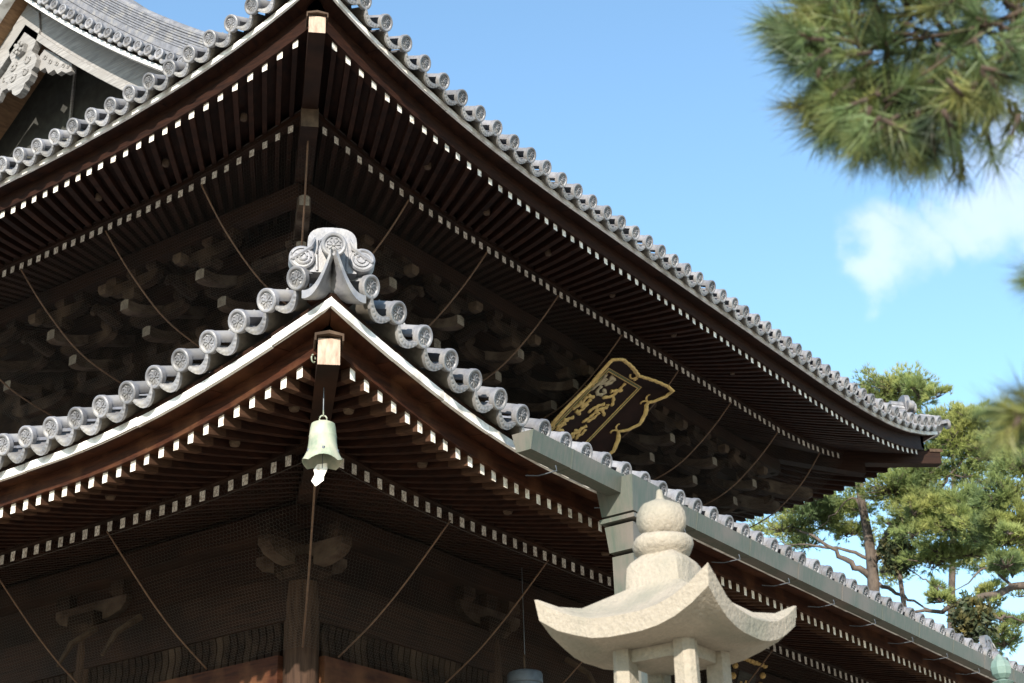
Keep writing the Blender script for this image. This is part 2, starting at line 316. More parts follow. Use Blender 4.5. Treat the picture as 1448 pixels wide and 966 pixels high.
def eave(E, name, spans, fly_sp, base_sp, fly0, base0, board_len, far=True):
    mb = MB()
    # soffit boarding above both rafter rows
    for side, (a, b) in spans.items():
        ds = grid_ds(max(a, E['fly_v']), b, .16)
        if E is UPP:
            F_, B_ = fan_lists(E); half = [(E['fly_v']-.02, E['base_v']-.02)]+list(zip(F_, B_))
            full = half+[(LX-f_, LX-b_) for f_, b_ in half[::-1][1:]]
            for kind, v0, v1 in (('fly', E['fly_v']+.02, E['fly_in']), ('base', E['base_v']+.02, E['base_in'])):
                rows = []
                for f_, b_ in full:
                    if f_ > b+.3: break
                    rows.append([W(side, fan_point(E, kind, f_, b_, v)[0], v, fan_point(E, kind, f_, b_, v)[1]+E['h']/2+.002) for v in np.linspace(v0, v1, 4)])
                mb.loft(rows, closed=False)
            continue
        for f, v0, v1 in ((fly_line, E['fly_v']+.02, E['fly_in']), (base_line, E['base_v']+.02, E['base_in'])):
            rows = []
            for d in ds:
                e = max(v0, min(v1, E['end'](d)))
                rows.append([W(side, d, v, f(E, d, v)+E['h']/2+.002) for v in np.linspace(v0, e, 4)])
            mb.loft(rows, closed=False)
    root = mb.obj(name, 'wood', hall)
    for side, (a, b) in spans.items():
        far_r = side == 'R' and far
        # rafters
        if E is UPP:
            F_, B_ = fan_lists(E); full = list(zip(F_, B_))+[(LX-f_, LX-b_) for f_, b_ in list(zip(F_, B_))[::-1][1:]]
            for f_, b_ in full:
                if f_ < b: fan_rafter(E, side, f_, b_, 'fly', root)
                if b_ < b: fan_rafter(E, side, f_, b_, 'base', root)
        for kind, v, sp, o in () if E is UPP else (('fly', E['fly_v'], fly_sp, fly0), ('base', E['base_v'], base_sp, base0)):
            d = v+o
            lim = min(b, LX-v-o+.01)
            while d < lim:
                rafter(E, side, d, kind, root)
                d += sp(d-v) if callable(sp) else sp
        # kayaoi beam over flying tips, kioi beam over base tips
        va = E['fly_v']-.035
        ds = [d for d in grid_ds(va, min(b, LX-va), .2)]
        sec = lambda d: [(va, E['fly_z'](d)+E['h']/2-.012), (va+.13, E['fly_z'](d)+E['h']/2+.004), (va+.13, max(E['fly_z'](d)+E['h']/2+.10, E['fas_b'](d)+.062)), (va, max(E['fly_z'](d)+E['h']/2+.095, E['fas_b'](d)+.06))]
        MB().loft(strip(lambda d: sec(d), side, ds)).obj('eave_beam', 'wood_red' if E is LOW else 'wood', root)
        vb = E['base_v']-.05
        ds = grid_ds(vb, min(b, LX-vb), .25)
        MB().loft(strip(lambda d: [(vb, E['base_z'](d)+E['h']/2), (vb+.12, E['base_z'](d)+E['h']/2+.01), (vb+.12, E['base_z'](d)+.135), (vb, E['base_z'](d)+.13)], side, ds)).obj('eave_beam', 'wood_beam', root)
        # boards between the eave beam and the fascia, and the white fascia pieces
        fv, fb, fh = E['fas_v'], E['fas_b'], E['fas_h']
        lim = min(b, LX-fv); d = fv; first = True
        while d < lim-.05:
            e = min(lim, d+board_len*random.uniform(.85, 1.12))
            dd = np.linspace(d+(0 if first else .003), e-.003, 4)
            c = lambda q: max(q, fv)
            wd = fv+.012
            MB().loft([[W(side, max(q, wd), wd, fb(q)+.003), W(side, max(q, va+.02), va+.02, max(fb(q)+.028, E['fly_z'](q)+E['h']/2+.088)),
                        W(side, max(q, va+.02), va+.02, fb(q)+fh+.06), W(side, max(q, wd), wd, fb(q)+fh-.006)] for q in dd]).obj('eave_board', 'wood_red' if E is LOW else 'wood', root)
            jz = random.uniform(-.004, .004)
            MB().loft([[W(side, q, fv, fb(q)+jz), W(side, max(q, fv+.025), fv+.03, fb(q)+jz), W(side, max(q, fv+.025), fv+.03, fb(q)+fh+jz), W(side, q, fv, fb(q)+fh+jz)] for q in dd]).obj('fascia_board', 'fascia', root)
            d = e; first = False
        # dark batten under the tiles
        ds = grid_ds(fv+.02, min(b, LX-fv), .2)
        MB().loft(strip(lambda d: [(fv+.035, fb(d)+fh), (fv+.25, fb(d)+fh+.05), (fv+.25, fb(d)+fh+.10), (fv+.02, fb(d)+fh+.05)], side, ds)).obj('tile_batten', 'wood_beam', root)
    return root
low_eave = eave(LOW, 'lower_eave', {'R': (0, 16.5), 'L': (0, 7.0)}, .1525, .1565, .262, .29, .62, False)
upp_eave = eave(UPP, 'upper_eave', {'R': (K, LX-K), 'L': (K, 11.0), 'F': (K, 7.2)}, lambda t: .213 if t < 1.6 else (.203 if t < 3 else .1865), lambda t: .198 if t < 1.2 else (.186 if t < 2.2 else .166), .285, .265, 1.15)

# hip rafters with their ends
def hip_rafter(E, root, v0, v1, w, h, zf, cap, endmat, far=False, name='hip_rafter'):
    q = math.sqrt(.5)
    def P(v, s, z):
        x, y = v - s*q, v + s*q
        return (LX-x, y, z+ZO) if far else (x, y, z+ZO)
    rings = []
    for v in np.linspace(v0, v1, 6):
        z = zf(v); rings.append([P(v, -w/2, z-h/2), P(v, w/2, z-h/2), P(v, w/2, z+h/2), P(v, -w/2, z+h/2)])
    o = MB().loft(rings, 0, capmi=1).obj(name, ['wood_beam', endmat], root)
    if cap:
        z = zf(v0); a = v0-.03; b = v0+.14; ww = w/2+.012
        rr = [[P(v, -ww, z+h/2-.035), P(v, -ww-.012, z+h/2-.035), P(v, -ww-.012, z+h/2+.02), P(v, 0, z+h/2+.045), P(v, ww+.012, z+h/2+.02), P(v, ww+.012, z+h/2-.035), P(v, ww, z+h/2-.035), P(v, ww, z+h/2+.004), P(v, 0, z+h/2+.02), P(v, -ww, z+h/2+.004)] for v in (a, b)]
        MB().loft(rr).obj('hip_rafter_cap', 'wood_tip', root)
    return o
hip_rafter(LOW, low_eave, .30, 1.75, .155, .20, lambda v: 0.005-.02*math.sin((v-.3)*2)-.0*v, True, 'wood_pale')
hip_rafter(LOW, low_eave, 1.22, 2.8, .16, .20, lambda v: -.20+.24*(v-1.22), False, 'wood_beam')
hip_rafter(UPP, upp_eave, 2.66, 4.1, .17, .20, lambda v: 5.165-.03*math.sin((v-2.66)*1.5), True, 'wood_pale')
hip_rafter(UPP, upp_eave, 3.62, 6.0, .19, .24, lambda v: 4.93+.2*(v-3.62), False, 'wood_tip')
hip_rafter(UPP, upp_eave, 2.62, 4.1, .20, .24, lambda v: 5.16-.03*math.sin((v-2.66)*1.5), True, 'wood_red', True)
hip_rafter(UPP, upp_eave, 3.62, 6.0, .19, .24, lambda v: 4.93+.2*(v-3.62), False, 'wood_tip', True)
# small round vents / knots on the soffit boards
for side, E, root, pts in (('L', LOW, low_eave, [(1.6, .72), (2.95, .72), (.95, .66)]), ('R', LOW, low_eave, [(.95, .68), (1.9, .75), (3.1, .8), (4.6, .8)]),
                           ('R', UPP, upp_eave, [(5.2, 3.25), (6.4, 3.3), (7.7, 3.3), (9.2, 3.3), (10.8, 3.3), (12.5, 3.3)]), ('L', UPP, upp_eave, [(4.3, 3.3), (5.5, 3.3), (6.6, 3.3)])):
    for d, v in pts:
        x, y, z = W(side, d, v, fly_line(E, d, v)-E['h']/2)
        MB().lathe([(.012, -.022), (.034, -.018), (.042, .004), (.042, .05)], 12, (x, y, z)).obj('soffit_fitting', 'wood_tip', root, smooth=40)

# ---- roof tiles
def disc_mesh(name, R=.098, ln=.36, nail=True):
    mb = MB(); k = R/.098
    mb.lathe([(0.0001, .007), (.066*k, .007), (.071*k, -.004), (.076*k, -.007), (.090*k, -.007), (.098*k, 0), (.098*k, .036), (.090*k, .046), (.0001, .046)][::-1], 28, axis='y', caps=(False, False))
    hb = .080*k; mb.loft([[(hb*math.cos(a), yy, hb*math.sin(a)+.012*k) for a in np.linspace(-.12, math.pi+.12, 13)]+[(-hb*.8, yy, .008*k), (hb*.8, yy, .008*k)] for yy in (.040, ln)])
    # wheel-shaped crest in relief
    for i in range(8):
        a = 2*math.pi*i/8; ca, sa = math.cos(a), math.sin(a)
        def Q(r, t, y): return (k*(r*ca - t*sa), y, k*(r*sa + t*ca))
        b = mb.add([Q(.012, 0, .003), Q(.030, .004, .000), Q(.050, .0, -.001), Q(.030, -.004, .000), Q(.012, 0, .009), Q(.030, .007, .009), Q(.054, 0, .009), Q(.030, -.007, .009)])
        mb.face((b, b+1, b+2, b+3)); 
        for j in range(4): mb.face((b+j, b+4+j, b+4+(j+1) % 4, b+(j+1) % 4))
        a2 = a+math.pi/8; ca, sa = math.cos(a2), math.sin(a2)
        b = mb.add([Q(.042, -.015, .009), Q(.054, 0, -.002), Q(.042, .015, .009), Q(.050, .017, .009), Q(.063, 0, .001), Q(.050, -.017, .009)])
        mb.face((b, b+1, b+4, b+5)); mb.face((b+1, b+2, b+3, b+4))
    mb.lathe([(.014*k, .009), (.011*k, -.001), (.0001, -.002)], 10, axis='y', caps=(False, False))
    if nail: mb.lathe([(.008, .070*k), (.010, .096*k), (.004, .104*k)], 6, (0, .22, 0))
    return mb.mesh(name, 'tile', 35)
def pendant_mesh(name, s, ln=.34):
    mb = MB(); n = 9; xs = np.linspace(-s/2+.026, s/2-.026, n); hw = s/2-.026
    top = [-.012-.080*(1-(x/hw)**2) for x in xs]; bot = [-.040-.112*(1-(x/hw)**2)**.85 for x in xs]
    # front lip
    a = mb.add([(x, 0.012, z) for x, z in zip(xs, top)]); b = mb.add([(x, 0.012, z) for x, z in zip(xs, bot)])
    a2 = mb.add([(x, .045, z+.002) for x, z in zip(xs, top)]); b2 = mb.add([(x, .045, z+.004) for x, z in zip(xs, bot)])
    c2 = mb.add([(x, ln, z) for x, z in zip(xs, top)]); d2 = mb.add([(x, ln, z-.03) for x, z in zip(xs, top)]); e2 = mb.add([(x, .05, z-.03) for x, z in zip(xs, top)])
    for i in range(n-1):
        mb.face((a+i, b+i, b+i+1, a+i+1)); mb.face((a+i, a+i+1, a2+i+1, a2+i)); mb.face((b+i, b2+i, b2+i+1, b+i+1))
        mb.face((b2+i, e2+i, e2+i+1, b2+i+1), 1); mb.face((a2+i, a2+i+1, c2+i+1, c2+i)); mb.face((e2+i, d2+i, d2+i+1, e2+i+1), 1)
    mb.face((a, a2, b2, b)); mb.face((a+n-1, b+n-1, b2+n-1, a2+n-1))
    # raised scroll relief on the lip
    for i in range(7):
        x = -hw*.72+i*hw*.24; f = 1-(x/hw)**2; zt = -.012-.080*f; zb = -.040-.112*f**.85; zc = (zt+zb)/2
        r = (zt-zb)*.30
        g = mb.add([(x+r*1.2*math.cos(t), .012, zc+r*math.sin(t)) for t in np.arange(6)*math.pi/3]); h = mb.add([(x, .003, zc)])
        for j in range(6): mb.face((g+j, g+(j+1) % 6, h))
    return mb.mesh(name, ['tile', 'tile_under'], 40)
DISC = {'low': disc_mesh('eave_disc_tile', .088), 'upp': disc_mesh('eave_disc_tile', .095)}; PEND = {k: pendant_mesh('pendant_tile', k) for k in (.30, .329, .278)}
ROT = {'R': 0.0, 'L': -math.pi/2, 'F': math.pi/2}
def place(side, d, v, z, tilt, roll, jit=1):
    j = lambda s: random.uniform(-s, s)*jit
    x, y, zz = W(side, d+j(.004), v+j(.006), z+j(.004))
    sg = {'R': 1, 'L': -1, 'F': 1}[side]
    return Matrix.Translation((x, y, zz)) @ Matrix.Rotation(ROT[side], 4, 'Z') @ Matrix.Rotation(-sg*roll, 4, 'Y') @ Matrix.Rotation(tilt+j(.02), 4, 'X') @ Matrix.Rotation(random.choice((0, .2, -.15, .35))*jit, 4, 'Y')
def roof_z(E, d, v):             # tile bed surface, v measured from the eave line
    t = v; 
    if E is LOW: return cL(d)*max(0, 1-t/5.5)**2 + .36*t + .022*t*t
    return ZT + cT(d)*max(0, 1-t/8)**2 + .40*t + .034*t*t
def roof(E, name, runs, vmaxf):
    """runs: side -> (first disc d, spacing, last d with single tiles, last d of the rows)"""
    mb = MB(); prof = [(-.5, -.045), (-.30, -.012), (-.27, .035), (-.16, .072), (0, .085), (.16, .072), (.27, .035), (.30, -.012), (.5, -.045)]
    dv = E['disc_v']
    for side, (d0, sp, dl, dend) in runs.items():
        d = d0
        while d <= dend+1e-6:
            vm = vmaxf(side, d)
            if vm > .35:
                vs = np.linspace(.28, vm, max(3, int(vm/.45)))
                mb.loft([[W(side, d+a*sp, dv+v, roof_z(E, d, v)+b) for a, b in prof] for v in vs], closed=False)
            d += sp
    root = mb.obj(name, 'tile', hall, smooth=50)
    for side, (d0, sp, dl, dend) in runs.items():
        d = d0; prev = None
        key = min(PEND, key=lambda q: abs(q-sp))
        while d <= dl+1e-6:
            z = E['disc_z'](d); sl = (E['disc_z'](d+.1)-E['disc_z'](d-.1))/.2
            ta = math.atan(E['slope'])
            link('eave_disc_tile', DISC['low' if E is LOW else 'upp'], root, place(side, d, dv, z, ta, 0))
            if prev is not None:
                mdd = (d+prev)/2; zz = E['disc_z'](mdd); sl = (E['disc_z'](d)-E['disc_z'](prev))/(d-prev)
                x, y, w = W(side, mdd, dv-.004, zz-.030+random.uniform(-.003, .003)); sg = {'R': 1, 'L': -1, 'F': 1}[side]
                link('pendant_eave_tile', PEND[key], root, Matrix.Translation((x, y, w)) @ Matrix.Rotation(ROT[side], 4, 'Z') @ Matrix.Rotation(-sg*math.atan(sl), 4, 'Y') @ Matrix.Rotation(ta, 4, 'X'))
            prev = d; d += sp
    return root
YC_ = LX/2
GX = 4.6                          # gable verge plane
def vm_low(side, d): return min(6.0, d-.10, LX-d-.1)
def vm_upp(side, d):
    t = min(d-KT, LX-KT-d)
    if side == 'R': return (YC_-KT if GX <= d <= LX-GX else min(t, GX-KT))
    return min(t, GX+1.3-KT)
lr = .397; ur = KT+.716; ul = KT+.934-.302*2
low_roof = roof(LOW, 'lower_roof', {'R': (lr, .30, 15.8, 20.9), 'L': (.346, .278, 6.8, 20.9)}, vm_low)
nUR = int((UN-.35-.704)/.3234)
upp_roof = roof(UPP, 'upper_roof', {'R': (ur-.329, .329, LX-KT-.25, LX-KT-.25), 'L': (ul, .302, 10.5, LX-KT-.3), 'F': (ur-.329, .32, 6.0, LX-KT-.3)}, vm_upp)

# roof decks behind (closing the far sides), hip ridges
def sheet(rows, name, m, parent): return MB().loft(rows, closed=False).obj(name, m, parent)
for E, root, vm, a, b in ((LOW, low_roof, 6.0, 0, LX), (UPP, upp_roof, GX+1.3-KT, KT, LX-KT)):
    dv = E['disc_v']
    rows = []
    for d in np.linspace(a, b, 60):
        t = min(d-a, b-d, vm); rows.append([(LX-(dv+v), d, roof_z(E, d, v)+ZO-.05) for v in np.linspace(.1, max(.11, t), 6)])
    sheet(rows, 'far_roof_slope', 'tile', root)
    vb = 6.0 if E is LOW else YC_-KT
    rows = []
    for d in np.linspace(a, b, 60):
        t = min(d-a, b-d, vb)
        if E is UPP and not (GX <= d <= LX-GX): t = min(t, GX-KT)
        rows.append([(d, LX-(dv+v), roof_z(E, d, v)+ZO-.05) for v in np.linspace(.1, max(.11, t), 6)])
    sheet(rows, 'far_roof_slope', 'tile', root)
q7 = math.sqrt(.5)
def ridge(name, path, nrm, w, layers, parent, cap=True, matn='tile', dip=.12):
    """stack of thin tile layers with a round cap, swept along a path; nrm = sideways unit vector"""
    mb = MB(); s = np.array([nrm[0], nrm[1], 0.0]); z = -dip
    for k, (h, ww) in enumerate(layers):
        rings = []
        for p in path:
            p = np.array(p, float)
            rings.append([p - s*ww/2 + [0, 0, z+.008], p - s*(ww/2-.012) + [0, 0, z], p + s*(ww/2-.012) + [0, 0, z], p + s*ww/2 + [0, 0, z+.008], p + s*ww/2 + [0, 0, z+h-.006], p - s*ww/2 + [0, 0, z+h-.006]])
        mb.loft(rings); z += h
    if cap:
        rr = [[np.array(p) + s*.085*math.cos(a) + [0, 0, z+.085*math.sin(a)] for a in np.linspace(-.4, math.pi+.4, 9)] for p in path]
        mb.loft(rr)
    return mb.obj(name, matn, parent, smooth=30)
def hip_path(E, v0, v1, far=False, n=14, lift=.05):
    P = []
    for v in np.linspace(v0, v1, n):
        dd = E['disc_v']+v; z = roof_z(E, dd, v)+ZO+lift
        P.append((LX-dd if far else dd, dd, z))
    return P
lay = [(.06, .30), (.035, .27), (.035, .25), (.035, .27), (.035, .25), (.035, .24)]
ridge('hip_ridge', hip_path(LOW, .34, 5.9), (-q7, q7), .3, lay[:4], low_roof)
ridge('hip_ridge', hip_path(LOW, .34, 5.9, True), (q7, q7), .3, lay[:4], low_roof)
ridge('hip_ridge', hip_path(UPP, .55, 3.4), (-q7, q7), .3, lay, upp_roof)
ridge('hip_ridge', hip_path(UPP, .55, 1.75, True, lift=.10), (q7, q7), .3, lay, upp_roof)
ridge('hip_ridge', hip_path(UPP, 1.85, 3.4, True, lift=.16), (q7, q7), .3, lay, upp_roof)

def ridge_end_tile(name, loc, rz, k, parent):
    """arched ridge-end tile with two scrolls and a crest disc; faces local -y"""
    mb = MB()
    def arch(w, h0, h1, n=13):
        pts = [(-w*1.0, h0)]
        for a in np.linspace(math.pi, 0, n): pts.append((w*math.copysign(abs(math.cos(a))**.72, math.cos(a)), h1-.13+.13*math.sin(a)**.8 if math.sin(a) > 0 else h1-.13))
        pts.append((w, h0)); return pts
    mb.extrude(arch(.185, -.20, .185), .0, .10)
    inner = arch(.125, -.20, .115)
    # raised rim: a smaller recessed field is suggested by a proud band
    for s in (-1, 1):
        c = (s*.225, -.025, -.095)
        mb.lathe([(.0001, -.012), (.085, -.012), (.098, 0), (.098, .11), (.0001, .115)], 26, c, axis='y', caps=(False, False))
        sp = []
        for a in np.linspace(0, 4.6*math.pi, 46):
            r = .012+.070*a/(4.6*math.pi); aa = -a*s+(math.pi*.5)
            sp.append((c[0]+r*math.cos(aa)*1.0, c[1]-.014, c[2]+r*math.sin(aa)))
        tail = [(s*.155, -.036, -.01), (s*.140, -.03, .045), (s*.132, -.015, .085)]
        mb.tube(sp, [.010]*len(sp), 5); mb.tube([sp[-1]]+tail, [.014, .02, .012, .004], 6)
        mb.tube([(s*.11, -.004, -.19), (s*.115, -.008, -.06), (s*.10, -.008, .06), (s*.05, -.006, .10), (0, -.006, .112)], [.010]*5, 6)
    me = mb.mesh(name, 'tile', 35)
    o = link(name, me, parent, Matrix.Translation(loc) @ Matrix.Rotation(rz, 4, 'Z') @ Matrix.Scale(k, 4))
    return o
zc = roof_z(LOW, .12, .12)+ZO
ridge_end_tile('ridge_end_tile', (.17, .17, .71+ZO), -math.pi/4, .93, low_roof)
BIG = disc_mesh('ridge_disc', .088, .40, False)
link('ridge_disc', BIG, low_roof, Matrix.Translation((.035, .035, .645+ZO)) @ Matrix.Rotation(-math.pi/4, 4, 'Z') @ Matrix.Rotation(R_(12), 4, 'X') @ Matrix.Scale(1.0, 4))
# upper near corner and far corner
ridge_end_tile('ridge_end_tile', (KT+.35, KT+.35, 5.86+ZO), -math.pi/4, 1.15, upp_roof)
ridge_end_tile('ridge_end_tile', (LX-KT-.50, KT+.50, 6.16+ZO), math.pi/4, .9, upp_roof)
link('ridge_disc', BIG, upp_roof, Matrix.Translation((LX-KT-.40, KT+.40, 6.10+ZO)) @ Matrix.Rotation(math.pi/4, 4, 'Z') @ Matrix.Rotation(R_(5), 4, 'X') @ Matrix.Scale(1.15, 4))
link('ridge_disc', BIG, upp_roof, Matrix.Translation((LX-KT+.02, KT-.02, 5.83+ZO)) @ Matrix.Rotation(math.pi/4, 4, 'Z') @ Matrix.Rotation(R_(-12), 4, 'X') @ Matrix.Scale(1.05, 4))
ridge_end_tile('ridge_end_tile', (LX-KT-1.72, KT+1.72, 6.50+ZO), math.pi/4, .8, upp_roof)
# corner skirt tiles climbing to the ridge end
def skirt(side, dv, z0, z1, d1, parent):
    rr = []
    for u in np.linspace(0, 1, 10):
        d = lerp(d1, .030, u); z = lerp(z0, z1, u**2.0)-.035*math.sin(math.pi*u); h = lerp(.062, .058, u); b = .0
        rr.append([W(side, dv+d, dv+b, z-h), W(side, dv+d+.02, dv+b+.05, z-h+.012), W(side, dv+max(d, .17), dv+b+.17, z-h+.05), W(side, dv+max(d, .17), dv+b+.17, z+.05), W(side, dv+d+.01, dv+b+.03, z+.008), W(side, dv+d, dv+b, z)])
    MB().loft(rr).obj('corner_skirt_tile', 'tile', parent, smooth=40)
for s in 'RL':
    skirt(s, 0, .36, .60, .34 if s == 'R' else .29, low_roof)
    skirt(s, KT, 5.70, 5.90, .34, upp_roof)
skirt('F', KT, 5.70, 5.90, .34, upp_roof)
# ridge running up the lower roof where the front porch roof begins
ridge('porch_ridge', [(13.35, v, roof_z(LOW, 13.35, v)+ZO+.06) for v in np.linspace(.45, 3.2, 6)], (1, 0), .3, lay[:3], low_roof)
ridge_end_tile('ridge_end_tile', (13.35, .40, .42+ZO), 0, .75, low_roof)

# ---- body: walls, columns, beams
wall = MB()
LW = 2.66
wall.box(LW+.12, LX-LW-.12, LW+.12, LX-LW-.12, 0.9, ZO+.25)
body = wall.obj('hall_wall', 'wood_beam', hall)
UW = 5.95
MB().box(UW, LX-UW, UW, LX-UW, ZO+.26, ZO+5.75).obj('upper_wall', 'wood_bracket', hall)
MB().box(LW+.05, LX-LW-.05, LW+.05, LX-LW-.05, 0, .898).obj('stone_platform', 'stone', hall)
cols = [(LW+.12, LW+.12)] + [(LW+.12+i*2.68, LW+.12) for i in range(1, 7)] + [(LW+.12, LW+.12+i*2.68) for i in range(1, 5)]
for i, (x, y) in enumerate(cols):
    r = .152
    MB().lathe([(r, .9), (r, ZO-.80), (r*.93, ZO-.62)], 22, (x, y, 0)).obj('column', 'column', body, smooth=50)
# metal cap band on the corner column and beam noses
for side, ext in (('R', 16.5), ('L', 7.5)):
    def bar(name, d0, d1, v0, v1, z0, z1, m):
        a = W(side, d0, v0, z0); b = W(side, d1, v1, z1)
        mb = MB(); mb.box(min(a[0], b[0]), max(a[0], b[0]), min(a[1], b[1]), max(a[1], b[1]), a[2], b[2]); return mb.obj(name, m, body)
    bar('tie_beam', LW+.22, ext, LW-.06, LW+.10, -1.62, -1.262, 'wood_red')
    bar('tie_beam', LW+.16, ext, LW-.02, LW+.10, -.96, -.56, 'wood_beam')
    bar('top_plate', LW+.0, ext, LW-.1, LW+.12, -.16, .03, 'wood_beam')
    bar('lattice_backing', LW+.2, ext, LW+.07, LW+.11, -1.26, -.962, 'wood_bracket')
    # wavy slats between the tie beams
    d = LW+.30
    while d < (8.0 if side == 'R' else 6.6):
        mb = MB(); rings = []
        for u in np.linspace(0, 1, 9):
            o = .012*math.sin(u*2*math.pi*1.05+.6); z = lerp(-1.262, -.96, u)
            rings.append([W(side, d+o-.035, LW+.005, z), W(side, d+o+.035, LW+.005, z), W(side, d+o+.035, LW+.03, z), W(side, d+o-.035, LW+.03, z)])
        mb.loft(rings).obj('wavy_slat', 'wood_bracket', body); d += .086
# bracket sets on the columns of the lower tier
def arm_poly(hl, h):
    return [(-hl, .0), (-hl, -h*.35), (-hl*.86, -h*.72), (-hl*.55, -h*.97), (-hl*.3, -h), (hl*.3, -h), (hl*.55, -h*.97), (hl*.86, -h*.72), (hl, -h*.35), (hl, 0)]
def local_arm(name, side_dir, loc, hl, h, w, m, parent):
    mb = MB(); mb.extrude(arm_poly(hl, h), -w/2, w/2)
    me = mb.mesh(name, m)
    return link(name, me, parent, Matrix.Translation(loc) @ Matrix.Rotation(side_dir, 4, 'Z'))
for i, (x, y) in enumerate(cols):
    rz = 0 if y < LW+.2 else math.pi/2
    MB().loft([[(x+a*.12, y+b*.12, ZO-.62) for a, b in ((-1, -1), (1, -1), (1, 1), (-1, 1))], [(x+a*.18, y+b*.18, ZO-.53) for a, b in ((-1, -1), (1, -1), (1, 1), (-1, 1))], [(x+a*.18, y+b*.18, ZO-.42) for a, b in ((-1, -1), (1, -1), (1, 1), (-1, 1))]]).obj('bearing_block', 'wood_bracket', body)
    for r in ((0, math.pi/2) if i == 0 else (rz,)):
        local_arm('bracket_arm', r, (x, y, ZO-.30), .50, .19, .14, 'tail_wood', body)
        for s in (-1, 0, 1):
            bx, by = x+s*.38*math.cos(r), y+s*.38*math.sin(r)
            if s == 0 and r: continue
            MB().loft([[(bx+a*.065, by+b*.065, ZO-.30) for a, b in ((-1, -1), (1, -1), (1, 1), (-1, 1))], [(bx+a*.095, by+b*.095, ZO-.25) for a, b in ((-1, -1), (1, -1), (1, 1), (-1, 1))], [(bx+a*.095, by+b*.095, ZO-.16) for a, b in ((-1, -1), (1, -1), (1, 1), (-1, 1))]]).obj('bearing_block', 'wood_bracket', body)
# carved beam noses with struts beside the left bays
for (d, s) in ((4.6, 'L'), (5.2, 'L'), (6.6, 'R')):
    p = [W(s, d, 2.58, -.62), W(s, d+.05, 2.35, -.80), W(s, d+.1, 2.25, -1.02)]
    MB().tube(p, [.035, .03, .018], 6).obj('carved_strut', 'wood_tip', body, smooth=50)

# ---- upper bracket tier
bt = MB()
for side in 'RLF':
    for v, z, h in ((4.74, 4.80, .20), (5.30, 4.62, .18)):
        pts = [W(side, v, v, z+ .0), W(side, LX-v, v, z)] if side == 'R' else [W(side, v, v, z), W(side, 12.0, v, z)]
        a, b = pts
        bt.box(min(a[0], b[0])-.09 if side != 'R' else a[0], max(a[0], b[0])+.09 if side != 'R' else b[0], min(a[1], b[1])-.09 if side == 'R' else a[1], max(a[1], b[1])+.09 if side == 'R' else b[1], z+ZO, z+ZO+h)
brk = bt.obj('eave_purlins', 'wood_beam', hall)
def tail(side, d, v0, z0, ln, w, h, sl, parent):
    """sloping tail rafter with a hooked, hollowed tip"""
    mb = MB(); rings = []
    prof = [(0, .42, 1.12), (.05, .20, 1.02), (.12, .08, .86), (.22, .0, .74), (.36, -.03, .70), (.6, 0, .76), (ln, 0, .86)]
    for t, lo, hi in prof:
        z = z0 + t*sl; v = v0+t
        rings.append([W(side, d-w/2, v, z+h*lo-.0), W(side, d+w/2, v, z+h*lo), W(side, d+w/2, v, z+h*hi), W(side, d, v-.0, z+h*(hi+.10)), W(side, d-w/2, v, z+h*hi)])
    mb.loft(rings, capmi=1); return mb.obj('tail_rafter', ['tail_wood', 'tail_tip'], parent)
def block(side, d, v, z, s, h, parent, name='bearing_block', m='wood_bracket'):
    q = lambda k, zz: [W(side, d-s*k, v-s*k, zz), W(side, d+s*k, v-s*k, zz), W(side, d+s*k, v+s*k, zz), W(side, d-s*k, v+s*k, zz)]
    return MB().loft([q(.68, z), q(1, z+h*.42), q(1, z+h)]).obj(name, m, parent)
def eave_arm(side, d, v, z, hl, h, w, parent):
    mb = MB(); poly = arm_poly(hl, h)
    a = mb.add([W(side, d+x, v-w/2, z+zz) for x, zz in poly]); b = mb.add([W(side, d+x, v+w/2, z+zz) for x, zz in poly]); n = len(poly)
    mb.face([a+i for i in range(n)]); mb.face([b+i for i in range(n)][::-1])
    for i in range(n): j = (i+1) % n; mb.face((a+i, b+i, b+j, a+j))
    mb.obj('bracket_arm', 'wood_bracket', parent)
def carving(side, d, v, z, parent):
    mb = MB(); r2 = random.Random(int(d*100))
    mb.tube([W(side, d, v+.30, z-.04), W(side, d, v+.12, z), W(side, d, v-.02, z+.05), W(side, d, v-.12, z+.02), W(side, d, v-.16, z-.06)], [.085, .09, .085, .06, .035], 7)
    for k in range(5):
        a = r2.uniform(-.07, .07); b = r2.uniform(-.1, .15); c = r2.uniform(.02, .09)
        pts = [W(side, d+a+.05*math.cos(t)*(1-t/9), v+b+.02*t/4, z+c+.05*math.sin(t)*(1-t/9)) for t in np.linspace(0, 5.5, 9)]
        mb.tube(pts, np.linspace(.022, .010, 9), 5)
    mb.obj('carved_beast_head', 'wood_bracket', parent, smooth=45)
for side in 'RLF':
    ds = {'R': [6.25+1.335*i for i in range(8)], 'L': [6.25+1.335*i for i in range(4)], 'F': [6.25+1.335*i for i in range(3)]}[side]
    for d in ds:
        j = random.uniform(-.02, .02)
        tail(side, d+j, 4.62, 4.15, 1.45, .14, .17, .34, brk)
        tail(side, d+j, 5.00, 3.93, 1.05, .14, .17, .34, brk)
        block(side, d, 4.78, 4.40, .10, .13, brk); eave_arm(side, d, 4.78, 4.70, .46, .16, .11, brk)
        for s in (-.36, 0, .36): block(side, d+s, 4.78, 4.70, .085, .11, brk)
        eave_arm(side, d, 5.22, 4.44, .50, .16, .11, brk)
        for s in (-.40, .40): block(side, d+s, 5.22, 4.44, .085, .12, brk)
        eave_arm(side, d, 5.60, 4.05, .55, .18, .12, brk)
        for s in (-.44, 0, .44): block(side, d+s, 5.60, 4.05, .09, .14, brk)
        carving(side, d+.667, 4.86, 4.46, brk)
        block(side, d+.40, 4.66, 4.56, .07, .12, brk, m='wood_tip'); 
